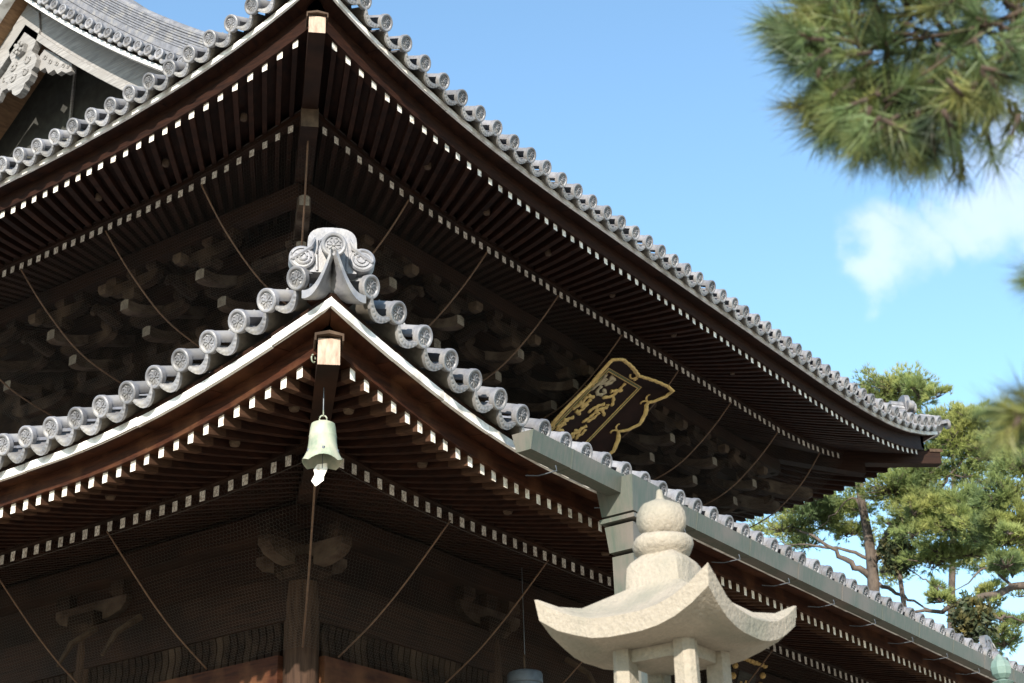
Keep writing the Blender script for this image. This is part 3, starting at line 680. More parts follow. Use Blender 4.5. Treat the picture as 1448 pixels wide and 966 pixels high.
# diagonal tails at the corners
for far in (False, True):
    for v0, z0, ln in ((4.32, 4.28, 1.7), (4.75, 4.02, 1.3)):
        w = .15; h = .24; rings = []
        for t, lo, hi in [(0, .5, 1.0), (.05, .25, 1.0), (.14, .10, .95), (.3, 0, .9), (ln, 0, .9)]:
            v = v0+t; z = z0+t*.30; f = lambda s, zz: ((LX-(v-s*q7)) if far else (v-s*q7), v+s*q7, zz+ZO)
            ww = w/2*(.75 if t == 0 else 1)
            rings.append([f(-ww, z+h*lo), f(ww, z+h*lo), f(ww, z+h*hi), f(0, z+h*(hi+.08)), f(-ww, z+h*hi)])
        MB().loft(rings, capmi=1).obj('tail_rafter', ['tail_wood', 'tail_tip'], brk)
    for k in range(3):
        v = 4.95+.42*k; z = 4.35-.1*k
        for s in 'RL' if not far else 'F':
            if far: eave_arm('F', v+.25, v, z, .45, .16, .11, brk)
            else: eave_arm(s, v+.25, v, z, .45, .16, .11, brk)

# ---- gable end above the upper roof
YC = LX/2
def rz_u(y): return ZT+.40*(y-KT)+.034*(y-KT)**2+ZO-.04
gw = MB()
ys = np.linspace(5.6, YC, 12)
a = gw.add([(GX+1.3, y, 6.6+ZO) for y in ys]+[(GX+1.3, 2*YC-y, 6.6+ZO) for y in ys[::-1][1:]]); n = 23
b = gw.add([(GX+1.3, y, max(rz_u(y)-.1, 6.61+ZO)) for y in ys]+[(GX+1.3, 2*YC-y, max(rz_u(y)-.1, 6.61+ZO)) for y in ys[::-1][1:]])
for i in range(n-1): gw.face((a+i, a+i+1, b+i+1, b+i))
gable = gw.obj('gable', 'gable_wall', hall)
def mir(pts, s): return [(x, YC+s*(y-YC), z) for x, y, z in pts]
for s in (1, -1):
    ys = np.linspace(6.4, YC, 16)
    nm = lambda y: math.sqrt(1+(.40+.068*(y-K))**2)
    # soffit under the verge
    MB().loft([mir([(GX+.06, y, rz_u(y)-.13*nm(y)), (GX+1.32, y, rz_u(y)-.13*nm(y))], s) for y in ys], closed=False).obj('verge_soffit', 'soffit', gable)
    for (x0, x1, o0, o1, mname, nme) in ((GX+.42, GX+.52, .135, .47, 'grey_wood', 'bargeboard'), (GX+.38, GX+.52, .472, .57, 'grey_wood', 'bargeboard_moulding'), (GX+.03, GX+.20, .105, .16, 'fascia', 'verge_fascia')):
        MB().loft([mir([(x0, y, rz_u(y)-o1*nm(y)), (x1, y, rz_u(y)-o1*nm(y)), (x1, y, rz_u(y)-o0*nm(y)), (x0, y, rz_u(y)-o0*nm(y))], s) for y in ys]).obj(nme, mname, gable)
    # carved side fin under the bargeboard
    fin = [(0, 0), (.25, .03), (.5, .02), (.85, .04), (.95, -.05), (.85, -.12), (.72, -.13), (.66, -.2), (.52, -.17), (.43, -.27), (.28, -.22), (.2, -.30), (.06, -.24), (-.02, -.12)]
    mb = MB(); base = np.array([YC-.42, rz_u(YC-.42)-.60*nm(YC-.42)-.02]); dr = np.array([-1, -(.40+.068*7.2)]); dr /= np.linalg.norm(dr); up = np.array([-dr[1], dr[0]]); up = up if up[1] > 0 else -up
    P = [base+dr*u+up*w for u, w in fin]
    i0 = mb.add(mir([(GX+.46, p[0], p[1]) for p in P], s)); i1 = mb.add(mir([(GX+.54, p[0], p[1]) for p in P], s)); n = len(P)
    mb.face([i0+i for i in range(n)]); mb.face([i1+i for i in range(n)][::-1])
    for i in range(n): j = (i+1) % n; mb.face((i0+i, i1+i, i1+j, i0+j))
    for u, w, r in ((.15, -.1, .05), (.33, -.11, .05), (.52, -.08, .045), (.7, -.05, .04), (.82, -.03, .03)):
        c = base+dr*u+up*w
        mb.tube(mir([(GX+.455, c[0]+r*k*math.cos(t), c[1]+r*k*math.sin(t)) for k, t in zip(np.linspace(1, .35, 9), np.linspace(0, 6.5, 9))], s), .012, 5)
    mb.obj('carved_fin', 'grey_wood', gable)
# pendant carving at the apex
half = [(0, .68), (.26, .40), (.32, .05), (.25, -.18), (.20, -.28), (.27, -.36), (.33, -.48), (.30, -.60), (.24, -.64), (.25, -.72), (.20, -.80), (.13, -.82), (.11, -.90), (.05, -.96), (0, -.97)]
poly = half + [(-x, z) for x, z in half[::-1][1:-1]]
half = [(x*1.12, z*.98) for x, z in half]; poly = half + [(-x, z) for x, z in half[::-1][1:-1]]
GP = GX+.36
mb = MB(); zt = rz_u(YC)-.96
i0 = mb.add([(GP+.02, YC-x, zt+z) for x, z in poly]); i1 = mb.add([(GP+.13, YC-x, zt+z) for x, z in poly]); n = len(poly)
mb.face([i0+i for i in range(n)]); mb.face([i1+i for i in range(n)][::-1])
for i in range(n): j = (i+1) % n; mb.face((i0+i, i1+i, i1+j, i0+j))
gp = mb.obj('gable_pendant', 'grey_wood', gable)
mb = MB()
for r, x0, x1 in ((.13, -.045, .02), (.055, -.085, -.045)):
    pts = [(x0, r), (x1, r)]
    mb.loft([[(GP+x, YC-r*math.cos(a), zt-.16+r*math.sin(a)) for a in np.arange(6)*math.pi/3+.3] for x in (x0, x1)])
for k in range(6):
    a = k*math.pi/3+.3; c = (GP-.05, YC-.085*math.cos(a), zt-.16+.085*math.sin(a))
    mb.loft([[(c[0]+x, c[1]+r*math.cos(t), c[2]+r*math.sin(t)) for t in np.arange(7)*2*math.pi/7] for x, r in ((0, .035), (-.025, .03), (-.035, .012))])
mb.obj('hexagonal_boss', 'grey_wood', gable)
for s in (1, -1):
    for cy, cz, r in ((.17, -.46, .085), (.15, -.70, .075)):
        mb = MB(); mb.tube([(GP+.012, YC-s*(cy+r*k*math.cos(t)), zt+cz*.86+r*k*math.sin(t)) for k, t in zip(np.linspace(1, .3, 14), np.linspace(2.2, 8.2, 14))], [.018]*13+[.006], 6); mb.obj('scroll_carving', 'grey_wood', gable, smooth=50)
# verge tiles facing the gable side
VD = disc_mesh('verge_disc_tile', .082, .42, False)
ss = 0; y = 6.3; k = 0
while y < YC-.15:
    sl = .40+.068*(y-K); z = rz_u(y)
    link('verge_disc_tile', VD, upp_roof, Matrix.Translation((GX-.06, y, z+.02)) @ Matrix.Rotation(-math.pi/2, 4, 'Z') @ Matrix.Rotation(R_(4), 4, 'X'))
    y2 = y+.135/math.sqrt(1+sl*sl); z2 = rz_u(y2)
    link('verge_pendant_tile', PEND[.278], upp_roof, Matrix.Translation((GX-.05, y2, z2+.06)) @ Matrix.Rotation(-math.pi/2, 4, 'Z') @ Matrix.Rotation(math.atan(sl), 4, 'Y') @ Matrix.Scale(.92, 4))
    y += .27/math.sqrt(1+sl*sl)
pth = [(GX+.72, y, rz_u(y)+.05) for y in np.linspace(5.9, YC, 18)]
ridge('verge_ridge', pth, (1, 0), .4, [(.16, .46), (.13, .40), (.13, .36)]+[(.045, .33), (.045, .30)]*4, upp_roof, dip=.1)
ridge('main_ridge', [(x, YC, rz_u(YC)+.05) for x in np.linspace(GX+.3, LX-GX-.3, 10)], (0, 1), .4, [(.15, .5)]+[(.06, .42), (.06, .38)]*6, upp_roof)
# bare rod along the foot of the gable and thin posts
MB().tube([(GX+.75, y, ZT+ZO+.40*2.9+.034*8+.45) for y in (5.6, 8, 11, 14)], .022, 6).obj('gable_foot_rail', 'wood_red', gable)
for y in (8.55, 10.55): MB().box(GX+1.22, GX+1.25, y-.02, y+.02, ZO+6.4, rz_u(y)-.2).obj('gable_post', 'grey_wood', gable)

# ------------------------------------------------------------------ rain gutter on the front of the lower eave
gd0, gd1 = 2.10, 13.45
gz = lambda d: -.155+.02*((d-7.5)/6)**2
def gsec(d, g=0): return [W('R', d, -.165-g, gz(d)), W('R', d, -.135-g*.6, gz(d)-.152-g), W('R', d, -.005+g, gz(d)-.152-g), W('R', d, .03+g, gz(d)), W('R', d, .018, gz(d)), W('R', d, -.012, gz(d)-.140), W('R', d, -.128, gz(d)-.140), W('R', d, -.153, gz(d))]
gut = MB().loft([gsec(d) for d in np.linspace(gd0, gd1, 14)])
gut.loft([[W('R', gd0-.004, v, z+gz(gd0)) for v, z in ((-.168, 0), (-.137, -.155), (-.003, -.155), (.033, 0))], [W('R', gd0+.006, v, z+gz(gd0)) for v, z in ((-.168, 0), (-.137, -.155), (-.003, -.155), (.033, 0))]])
gutter = gut.obj('rain_gutter', 'copper', hall)
d = gd0+.55
while d < gd1:
    MB().loft([[W('R', d-.009, *p) for p in ()] or gsec(d-.010, .004), gsec(d+.010, .004)]).obj('gutter_seam', 'copper', gutter); d += .98
d = gd0+.32
while d < gd1:
    z = gz(d)-.19
    MB().tube([W('R', d, -.14, z-.005), W('R', d, -.15, z-.05), W('R', d, .02, z-.05), W('R', d, .14, z-.02)], .005, 5).obj('gutter_bracket', 'iron', gutter); d += .98
def ybox(x0, x1, v0, v1, z0, z1, ta=0):
    return MB().loft([[(x0+ta, v0+ta, z0+ZO), (x1-ta, v0+ta, z0+ZO), (x1-ta, v1-ta, z0+ZO), (x0+ta, v1-ta, z0+ZO)], [(x0, v0, z1+ZO), (x1, v0, z1+ZO), (x1, v1, z1+ZO), (x0, v1, z1+ZO)]])
ybox(3.36, 3.80, -.26, .10, -.46, -.165, .03).obj('rain_hopper', 'copper', gutter)
ybox(3.375, 3.785, -.245, .085, -.52, -.485).obj('hopper_band', 'copper', gutter)
ybox(3.41, 3.75, -.21, .06, -.76, -.545, .02).obj('rain_hopper', 'copper', gutter)
ybox(3.47, 3.70, -.16, .04, -6.3, -.785).obj('downspout', 'copper', gutter)

# ------------------------------------------------------------------ bird nets
def hex_net(name, pieces, parent, cell, rad):
    """pieces: (side, profile[(v,z)], d_max, lift(d)); hexagonal wire mesh hung on the profile"""
    Vs, Ts, base = [], [], 0
    for side, prof, dmax, lift in pieces:
        prof = np.array(prof, float); seg = np.r_[0, np.cumsum(np.linalg.norm(np.diff(prof, axis=0), axis=1))]
        d0 = prof[0, 0]; A = dmax-d0; B = seg[-1]
        a = cell/math.sqrt(3)                                # hexagon side
        ni = int(A/cell)+2; nj = int(B/(1.5*a))+2
        I, J = np.meshgrid(np.arange(ni), np.arange(nj), indexing='ij')
        cx = (I+.5*(J % 2))*cell; cy = J*1.5*a
        ang = np.deg2rad([90, 30, -30, -90])
        px = cx[..., None]+a*np.cos(ang); py = cy[..., None]+a*np.sin(ang)
        E0 = np.concatenate([np.stack([px[..., k], py[..., k], px[..., k+1], py[..., k+1]], -1).reshape(-1, 4) for k in range(3)])
        E0 = E0[(E0[:, 1] >= 0) & (E0[:, 3] >= 0) & (E0[:, 1] <= B) & (E0[:, 3] <= B)]
        def to3(x, s):
            v = np.interp(s, seg, prof[:, 0]); z = np.interp(s, seg, prof[:, 1]); d = d0+x
            f = np.clip(1-s/(.5*B), 0, 1)
            z = z+np.array([lift(q) for q in d])*f + .006*np.sin(d*5.1+v*3)
            v = v+.012*np.sin(d*3.3+1)+.01*np.sin(d*7.7+s*4)
            if side == 'R': P = np.stack([d, v, z+ZO], -1)
            elif side == 'L': P = np.stack([v, d, z+ZO], -1)
            else: P = np.stack([LX-v, d, z+ZO], -1)
            return P, d-v
        P0, k0 = to3(E0[:, 0], E0[:, 1]); P1, k1 = to3(E0[:, 2], E0[:, 3])
        lim = (LX-2*0)
        ok = (k0 > 0) & (k1 > 0)
        if side == 'R': ok &= (P0[:, 0]+P0[:, 1] < LX)
        P0, P1 = P0[ok], P1[ok]
        t = P1-P0; t /= np.linalg.norm(t, axis=1)[:, None]
        r = np.tile([.31, .57, .76], (len(t), 1)); u = np.cross(t, r); u /= np.linalg.norm(u, axis=1)[:, None]; w = np.cross(t, u)
        ring = [u*math.cos(q)+w*math.sin(q) for q in (0, 2.094, 4.189)]
        n = len(t); V = np.concatenate([P0+rad*q for q in ring]+[P1+rad*q for q in ring])
        i = np.arange(n)
        for k in range(3):
            k2 = (k+1) % 3
            Ts.append(np.stack([i+k*n, i+k2*n, i+(3+k2)*n, i+(3+k)*n], -1)+base)
        Vs.append(V); base += len(V)
    me = tri_mesh(name, np.concatenate(Vs), np.concatenate(Ts), ['wire'], quads=True)
    return link(name, me, parent, kind='stuff')
UPROF = [(3.80, 4.96), (3.82, 4.80), (4.0, 4.62), (4.22, 4.42), (4.61, 4.13), (4.92, 3.97), (5.35, 3.86), (5.93, 3.76)]
LPROF = [(1.33, -.14), (1.35, -.30), (1.62, -.55), (1.90, -.80), (2.20, -1.03), (2.58, -1.255)]
unet = empty('bird_net', (6, 6, ZO+4.4), 'hexagonal wire bird net over the brackets below the upper eave', 'bird net')
lnet = empty('bird_net', (3, 3, ZO-.5), 'hexagonal wire bird net hung from the lower eave down to the tie beam', 'bird net')
ul_ = lambda d: UPP['base_z'](d)-4.87; ll_ = lambda d: LOW['base_z'](d)+.25
hex_net('wire_mesh', [('R', UPROF, 17.6, ul_), ('L', UPROF, 10.6, ul_)], unet, .040, .0011)
hex_net('wire_mesh', [('R', LPROF, 11.5, ll_), ('L', LPROF, 6.2, ll_)], lnet, .036, .0010)
def rib(side, d, prof, lift, parent, r=.011):
    P = []
    for i, (v, z) in enumerate(prof[1:]):
        P.append(W(side, d, v-.012, z+(lift(d) if i == 0 else lift(d)*.5 if i == 1 else 0)))
    # smooth it
    P = np.array(P); t = np.linspace(0, len(P)-1, 22); P = np.stack([np.interp(t, np.arange(len(P)), P[:, k]) for k in range(3)], -1)
    for _ in range(3): P[1:-1] = (P[:-2]+2*P[1:-1]+P[2:])/4
    MB().tube(P, r, 6).obj('net_rib', 'cord', parent, smooth=True)
for d in (5.45, 7.05, 8.6, 10.1): rib('L', d, UPROF, ul_, unet)
for d in (5.55, 7.1, 8.67, 10.24, 11.8, 13.38, 14.95, 16.5): rib('R', d, UPROF, ul_, unet)
for d in (3.69, 5.2): rib('L', d, LPROF, ll_, lnet, .008)
for d in (3.02, 4.48, 5.95, 7.4, 8.9): rib('R', d, LPROF, ll_, lnet, .008)
def diag(prof, lift, a, parent, r):
    P = [((v-.015), (v-.015), z+ZO+lift*max(0, 1-i/2)) for i, (v, z) in enumerate(prof[1:])]
    MB().tube(P, r, 6).obj('net_rib', 'cord', parent, smooth=True)
diag(UPROF, .2, 0, unet, .011); diag(LPROF, .08, 0, lnet, .009)
# top wires of the nets
for side, e in (('R', 17.5), ('L', 10.5)):
    MB().tube([W(side, d, 3.79, 4.97+ul_(d)) for d in grid_ds(3.85, e, .3)], .004, 4).obj('net_wire', 'wire', unet)
    MB().tube([W(side, d, 1.325, -.35+ll_(d)) for d in grid_ds(1.4, min(e, 11.5 if side == 'R' else 6.2), .3)], .0025, 4).obj('net_wire', 'wire', lnet)

# ------------------------------------------------------------------ plaques
def onplane(px, py, p0, nrm):
    r = ray(px, py); t = ((p0-CAM) @ nrm)/(r @ nrm); return CAM+r*t
def plaque():
    root = empty('temple_plaque', (10.73, 4.6, ZO+3.9), 'large tilted plaque with gold characters and scalloped gold frame under the upper eave', 'plaque')
    X = np.array([1.0, 0, 0]); Dn = np.array([0, .841, -.541]); Nn = np.array([0, -.541, -.841])   # facing down and out
    O = np.array([10.29, 4.08, 4.40+ZO])
    w, hgt = .875, 1.52
    def P(u, s, n=0.0): return O+X*u+Dn*s+Nn*n
    def slab(u0, u1, s0, s1, n0, n1, name, m):
        MB().loft([[P(u0, s0, n0), P(u1, s0, n0), P(u1, s1, n0), P(u0, s1, n0)], [P(u0, s0, n1), P(u1, s0, n1), P(u1, s1, n1), P(u0, s1, n1)]]).obj(name, m, root)
    slab(0, w, 0, hgt, -.06, 0, 'panel', 'panel')
    for o, t, mm in ((.0, .014, 'gold'), (.022, .016, 'greenline'), (.046, .012, 'gold')):
        slab(o, w-o, o, o+t, .001, .010, 'panel_border', mm); slab(o, w-o, hgt-o-t, hgt-o, .001, .010, 'panel_border', mm)
        slab(o, o+t, o+t+.001, hgt-o-t-.001, .001, .010, 'panel_border', mm); slab(w-o-t, w-o, o+t+.001, hgt-o-t-.001, .001, .010, 'panel_border', mm)
    # flaring wings of the frame with a scalloped gold edge
    fl = .17
    def scal(k, n, amp): return amp*(1-abs(math.sin(math.pi*n*k)))
    ends = []
    def wing(a, b, outw, outlen, n, name, flip):
        mb = MB(); N_ = 33; inner = []; outer = []
        for i in range(N_):
            k = i/(N_-1); base = a+(b-a)*k
            ext = outlen*(.62+.38*abs(math.cos(math.pi*n*k))+.02*math.sin(k*60))
            inner.append(base+Nn*.004); outer.append(base+outw*ext+Nn*fl*(ext/outlen))
        rings = [[inner[i], outer[i], outer[i]-Nn*.03, inner[i]-Nn*.03] for i in range(N_)]
        mb.loft(rings); mb.obj(name, 'panel', root); ends.append((inner[0], outer[0], inner[-1], outer[-1]))
        mb = MB(); mb.tube([q+Nn*.006-outw*.012 for q in outer], .034, 6, flat=.55); mb.obj('gold_edge', 'gold', root)
        # curling tendrils at the cusps
        for c in range(1, n*2, 2):
            k = c/(n*2); i = int(k*(N_-1)); p = outer[i]
            for sgn in (-1, 1):
                al = (b-a)/np.linalg.norm(b-a)*sgn; sp = []
                for t in np.linspace(0, 1, 9):
                    aa = t*3.6; r = .085*(1-.55*t)
                    sp.append(p-outw*(.02+.085*math.sin(aa)*(1-.3*t)+.02*t)+al*(.07*(1-math.cos(aa))*.7)+Nn*.006-Nn*.06*t)
                MB().tube(sp, [.016]*7+[.018, .008], 5, flat=.6).obj('gold_tendril', 'gold', root)
    wing(P(w, -.16, .0), P(w, hgt+.1, .0), X, .36, 3, 'frame_wing', 1)
    wing(P(0, -.16, .0), P(0, hgt+.1, .0), -X, .30, 2, 'frame_wing', 0)
    wing(P(-.12, 0, .02), P(w+.16, 0, .02), -Dn, .26, 1, 'frame_wing', 0)
    wing(P(-.12, hgt, .02), P(w+.16, hgt, .02), Dn, .26, 1, 'frame_wing', 0)
    for (p, o), (p2, o2) in (((ends[0][0], ends[0][1]), (ends[2][2], ends[2][3])), ((ends[1][0], ends[1][1]), (ends[2][0], ends[2][1])), ((ends[0][2], ends[0][3]), (ends[3][2], ends[3][3])), ((ends[1][2], ends[1][3]), (ends[3][0], ends[3][1]))):
        crn = (o+o2)/2+((o+o2)/2-(p+p2)/2)*.25
        MB().loft([[p, o, crn, o2, p2], [q-Nn*.03 for q in (p, o, crn, o2, p2)]]).obj('frame_corner', 'panel', root)
        MB().tube([o+Nn*.006, crn+Nn*.006, o2+Nn*.006], .034, 6, flat=.55).obj('gold_edge', 'gold', root)
    chars = {'gold': [
        [(735, 335), (690, 385), (640, 432), (590, 462), (525, 465)], [(600, 412), (650, 402), (712, 402)], [(622, 440), (628, 490), (612, 545)],
        [(545, 525), (490, 540), (440, 565), (395, 605)], [(565, 555), (500, 575), (450, 610)], [(515, 560), (530, 590), (545, 632)], [(480, 545), (470, 590), (420, 640), (340, 695)], [(500, 600), (450, 650), (385, 690)], [(575, 530), (560, 570)],
        [(395, 450), (455, 465)], [(390, 452), (350, 505), (300, 545), (248, 575)], [(425, 478), (370, 525), (330, 560)], [(395, 520), (350, 570), (285, 612)], [(320, 500), (345, 530), (385, 545)], [(285, 585), (325, 622)],
        [(265, 645), (215, 660), (168, 672)], [(215, 668), (160, 700), (105, 738)], [(195, 698), (140, 735), (110, 755), (175, 772)],
        [(385, 722), (330, 755), (280, 790), (235, 805)], [(345, 735), (310, 790), (285, 850)], [(290, 755), (262, 800), (255, 840)], [(372, 755), (340, 800), (300, 815)]],
        'gold_dull': [[(560, 255), (535, 300), (480, 350), (425, 400)], [(600, 272), (640, 305), (600, 335), (545, 352)], [(570, 290), (520, 340)], [(610, 290), (575, 330), (490, 345)], [(520, 360), (478, 405), (482, 436), (525, 440), (558, 415), (530, 390)]]}
    for mm, L_ in chars.items():
        for st in L_:
            pts = [onplane(770+x/6.44, 490+y/6.44, O+Nn*.012, Nn) for x, y in st]
            pts = np.array(pts); n = len(pts); t = np.linspace(0, n-1, n*3); pts = np.stack([np.interp(t, np.arange(n), pts[:, k]) for k in range(3)], -1)
            rr = [.030+.012*math.sin(i*2.1)*random.random() for i in range(len(pts))]; rr[0] = .038; rr[-1] = .016
            MB().tube(pts, rr, 6, flat=.45, up=Nn).obj('character_stroke', mm, root, smooth=True)
plaque()
def small_plaque():
    root = empty('temple_plaque', (10.8, 2.4, ZO-.3), 'small dark plaque with gold beaded frame hanging under the lower eave', 'plaque')
    X = np.array([1.0, 0, 0]); Dn = np.array([0, .35, -.94]); Dn /= np.linalg.norm(Dn); Nn = np.array([0, -.94, -.35]); Nn /= np.linalg.norm(Nn)
    O = np.array([10.42, 2.30, -.02+ZO])
    O = onplane(1041, 926, np.array([0, 2.32, 0.0]), np.array([0, 1.0, 0])); w = .70; h = 1.0
    P = lambda u, s, n=0: O+X*u+Dn*s+Nn*n
    MB().loft([[P(0, 0, -.04), P(w, 0, -.04), P(w, h, -.04), P(0, h, -.04)], [P(0, 0), P(w, 0), P(w, h), P(0, h)]]).obj('panel', 'panel', root)
    MB().loft([[P(.14, .16, .001), P(w-.14, .16, .001), P(w-.14, h-.16, .001), P(.14, h-.16, .001)], [P(.14, .16, .015), P(w-.14, .16, .015), P(w-.14, h-.16, .015), P(.14, h-.16, .015)]]).obj('panel', 'gable_wall', root)
    n = 9
    for i in range(n):
        for a, b in (((i/(n-1))*w, 0), ((i/(n-1))*w, h), (0, (i/(n-1))*h), (w, (i/(n-1))*h)):
            c = P(a, b, .02); r = .040+random.uniform(-.008, .008)
            MB().lathe([(.0001, -r), (r*.7, -r*.7), (r, 0), (r*.7, r*.7), (.0001, r)], 8, c, caps=(False, False)).obj('gold_bead', 'gold', root, smooth=True)
    for st in ([(.22, .28), (.20, .45), (.26, .60)], [(.33, .25), (.34, .5), (.30, .7)], [(.47, .28), (.46, .42), (.5, .5), (.44, .6)], [(.25, .40), (.33, .42)], [(.42, .45), (.52, .42)], [(.22, .66), (.3, .64), (.36, .7)]):
        MB().tube([P(u, s, .02) for u, s in st], [.016]*len(st), 5, up=Nn).obj('character_stroke', 'gold', root)
small_plaque()

# ------------------------------------------------------------------ wind bell
def bell():
    c = np.array([.56, .575, 0]); zt = ZO-.375
    root = empty('wind_bell', (c[0], c[1], zt), 'pale green bronze wind bell hanging from the lower corner hip rafter', 'bell')
    mb = MB(); n = 32; rings = []
    prof = [(.0001, 0), (.06, -.002), (.083, -.014), (.090, -.045), (.096, -.10), (.098, -.104), (.098, -.112), (.097, -.118), (.100, -.16), (.108, -.215), (.125, -.255), (.143, -.285)]
    inner = [(.136, -.285), (.115, -.25), (.10, -.21), (.088, -.1), (.075, -.03), (.0001, -.02)]
    for r, z in prof+inner:
        ring = []
        for k in range(n):
            a = 2*math.pi*k/n; low = -.030*abs(math.sin(2*a)) if z < -.28 else 0; low = -low-.03 if z < -.28 else 0
            ring.append((c[0]+r*math.cos(a), c[1]+r*math.sin(a), zt+z+low))
        rings.append(ring)
    mb.loft(rings, caps=(False, False)); mb.obj('bell_body', 'bell', root, smooth=50)
    for a in (-2.36, -1.2, -3.5):
        p = np.array([c[0]+.108*math.cos(a), c[1]+.108*math.sin(a), zt-.225])
        MB().lathe([(.010, -.02), (.013, -.006), (.010, .008)], 6, p).obj('bell_stud', 'iron', root)
    MB().tube([(c[0]+.026*math.cos(t)*q7, c[1]-.026*math.cos(t)*q7, zt+.028+.026*math.sin(t)) for t in np.linspace(0, 2*math.pi, 17)], .006, 6).obj('hanging_ring', 'bell', root, smooth=True)
    MB().tube([(c[0]+.018*math.cos(t)*q7, c[1]+.018*math.cos(t)*q7, zt+.07+.024*math.sin(t)) for t in np.linspace(0, 2*math.pi, 15)], .004, 5).obj('hanging_ring', 'bell', root, smooth=True)
    MB().tube([(c[0], c[1], zt+.085), (c[0], c[1], ZO-.07)], .004, 5).obj('hanging_wire', 'iron', root)
    MB().tube([(c[0], c[1], zt-.02), (c[0], c[1], zt-.34)], .003, 5).obj('clapper_wire', 'iron', root)
    a = np.array([-q7, q7, 0])*.5+np.array([.3, .3, 0]); a = np.array([math.cos(2.6), math.sin(2.6), 0])
    pl = [(-.028, -.315), (.030, -.30), (.040, -.345), (.026, -.40), (.030, -.43), (-.012, -.475), (-.045, -.44), (-.032, -.39), (-.046, -.355)]
    mb = MB(); e = np.array([math.cos(2.4), math.sin(2.4), 0])*.0045; sd = np.array([.80, -.60, 0])
    i0 = mb.add([c+sd*(x+(-z-.3)*-.18)+np.array([0, 0, zt+z])+e for x, z in pl]); i1 = mb.add([c+sd*(x+(-z-.3)*-.18)+np.array([0, 0, zt+z])-e for x, z in pl]); n = len(pl)
    mb.face([i0+i for i in range(n)]); mb.face([i1+i for i in range(n)][::-1])
    for i in range(n): j = (i+1) % n; mb.face((i0+i, i1+i, i1+j, i0+j))
    mb.obj('clapper_plate', 'white', root)
    hk = np.array([.40, .60, ZO-.02])
bell()
# iron eye on the hip rafter
MB().tube([(.33+.02*math.cos(t), .47, ZO+.01+.03*math.sin(t)) for t in np.linspace(0, 5.6, 13)], .006, 6).obj('iron_eye', 'bell', low_eave, smooth=True)

# ------------------------------------------------------------------ hanging lantern under the eave
def hanging_lantern():
    p = np.array([4.85, 1.90, ZO-1.17])
    root = empty('hanging_lantern', tuple(p-[0, 0, .45]), 'blue grey metal lantern hanging on a rod under the lower eave', 'lantern')
    MB().lathe([(.02, .012), (.10, .006), (.155, -.012), (.165, -.03), (.165, -.11), (.16, -.115), (.155, -.11)], 26, p).obj('lantern_cap', 'iron', root, smooth=35)
    MB().lathe([(.15, -.112), (.15, -.40), (.165, -.405), (.165, -.45), (.08, -.47)], 26, p).obj('lantern_body', 'iron', root, smooth=35)
    MB().tube([p+[0, 0, 0], p+[0, 0, .145], p+[.01, .0, .155]], .011, 8).obj('hanging_rod', 'wood_tip', root)
    MB().tube([p+[.01, 0, .15], p+[.01, 0, 1.0]], .004, 5).obj('hanging_chain', 'iron', root)
hanging_lantern()

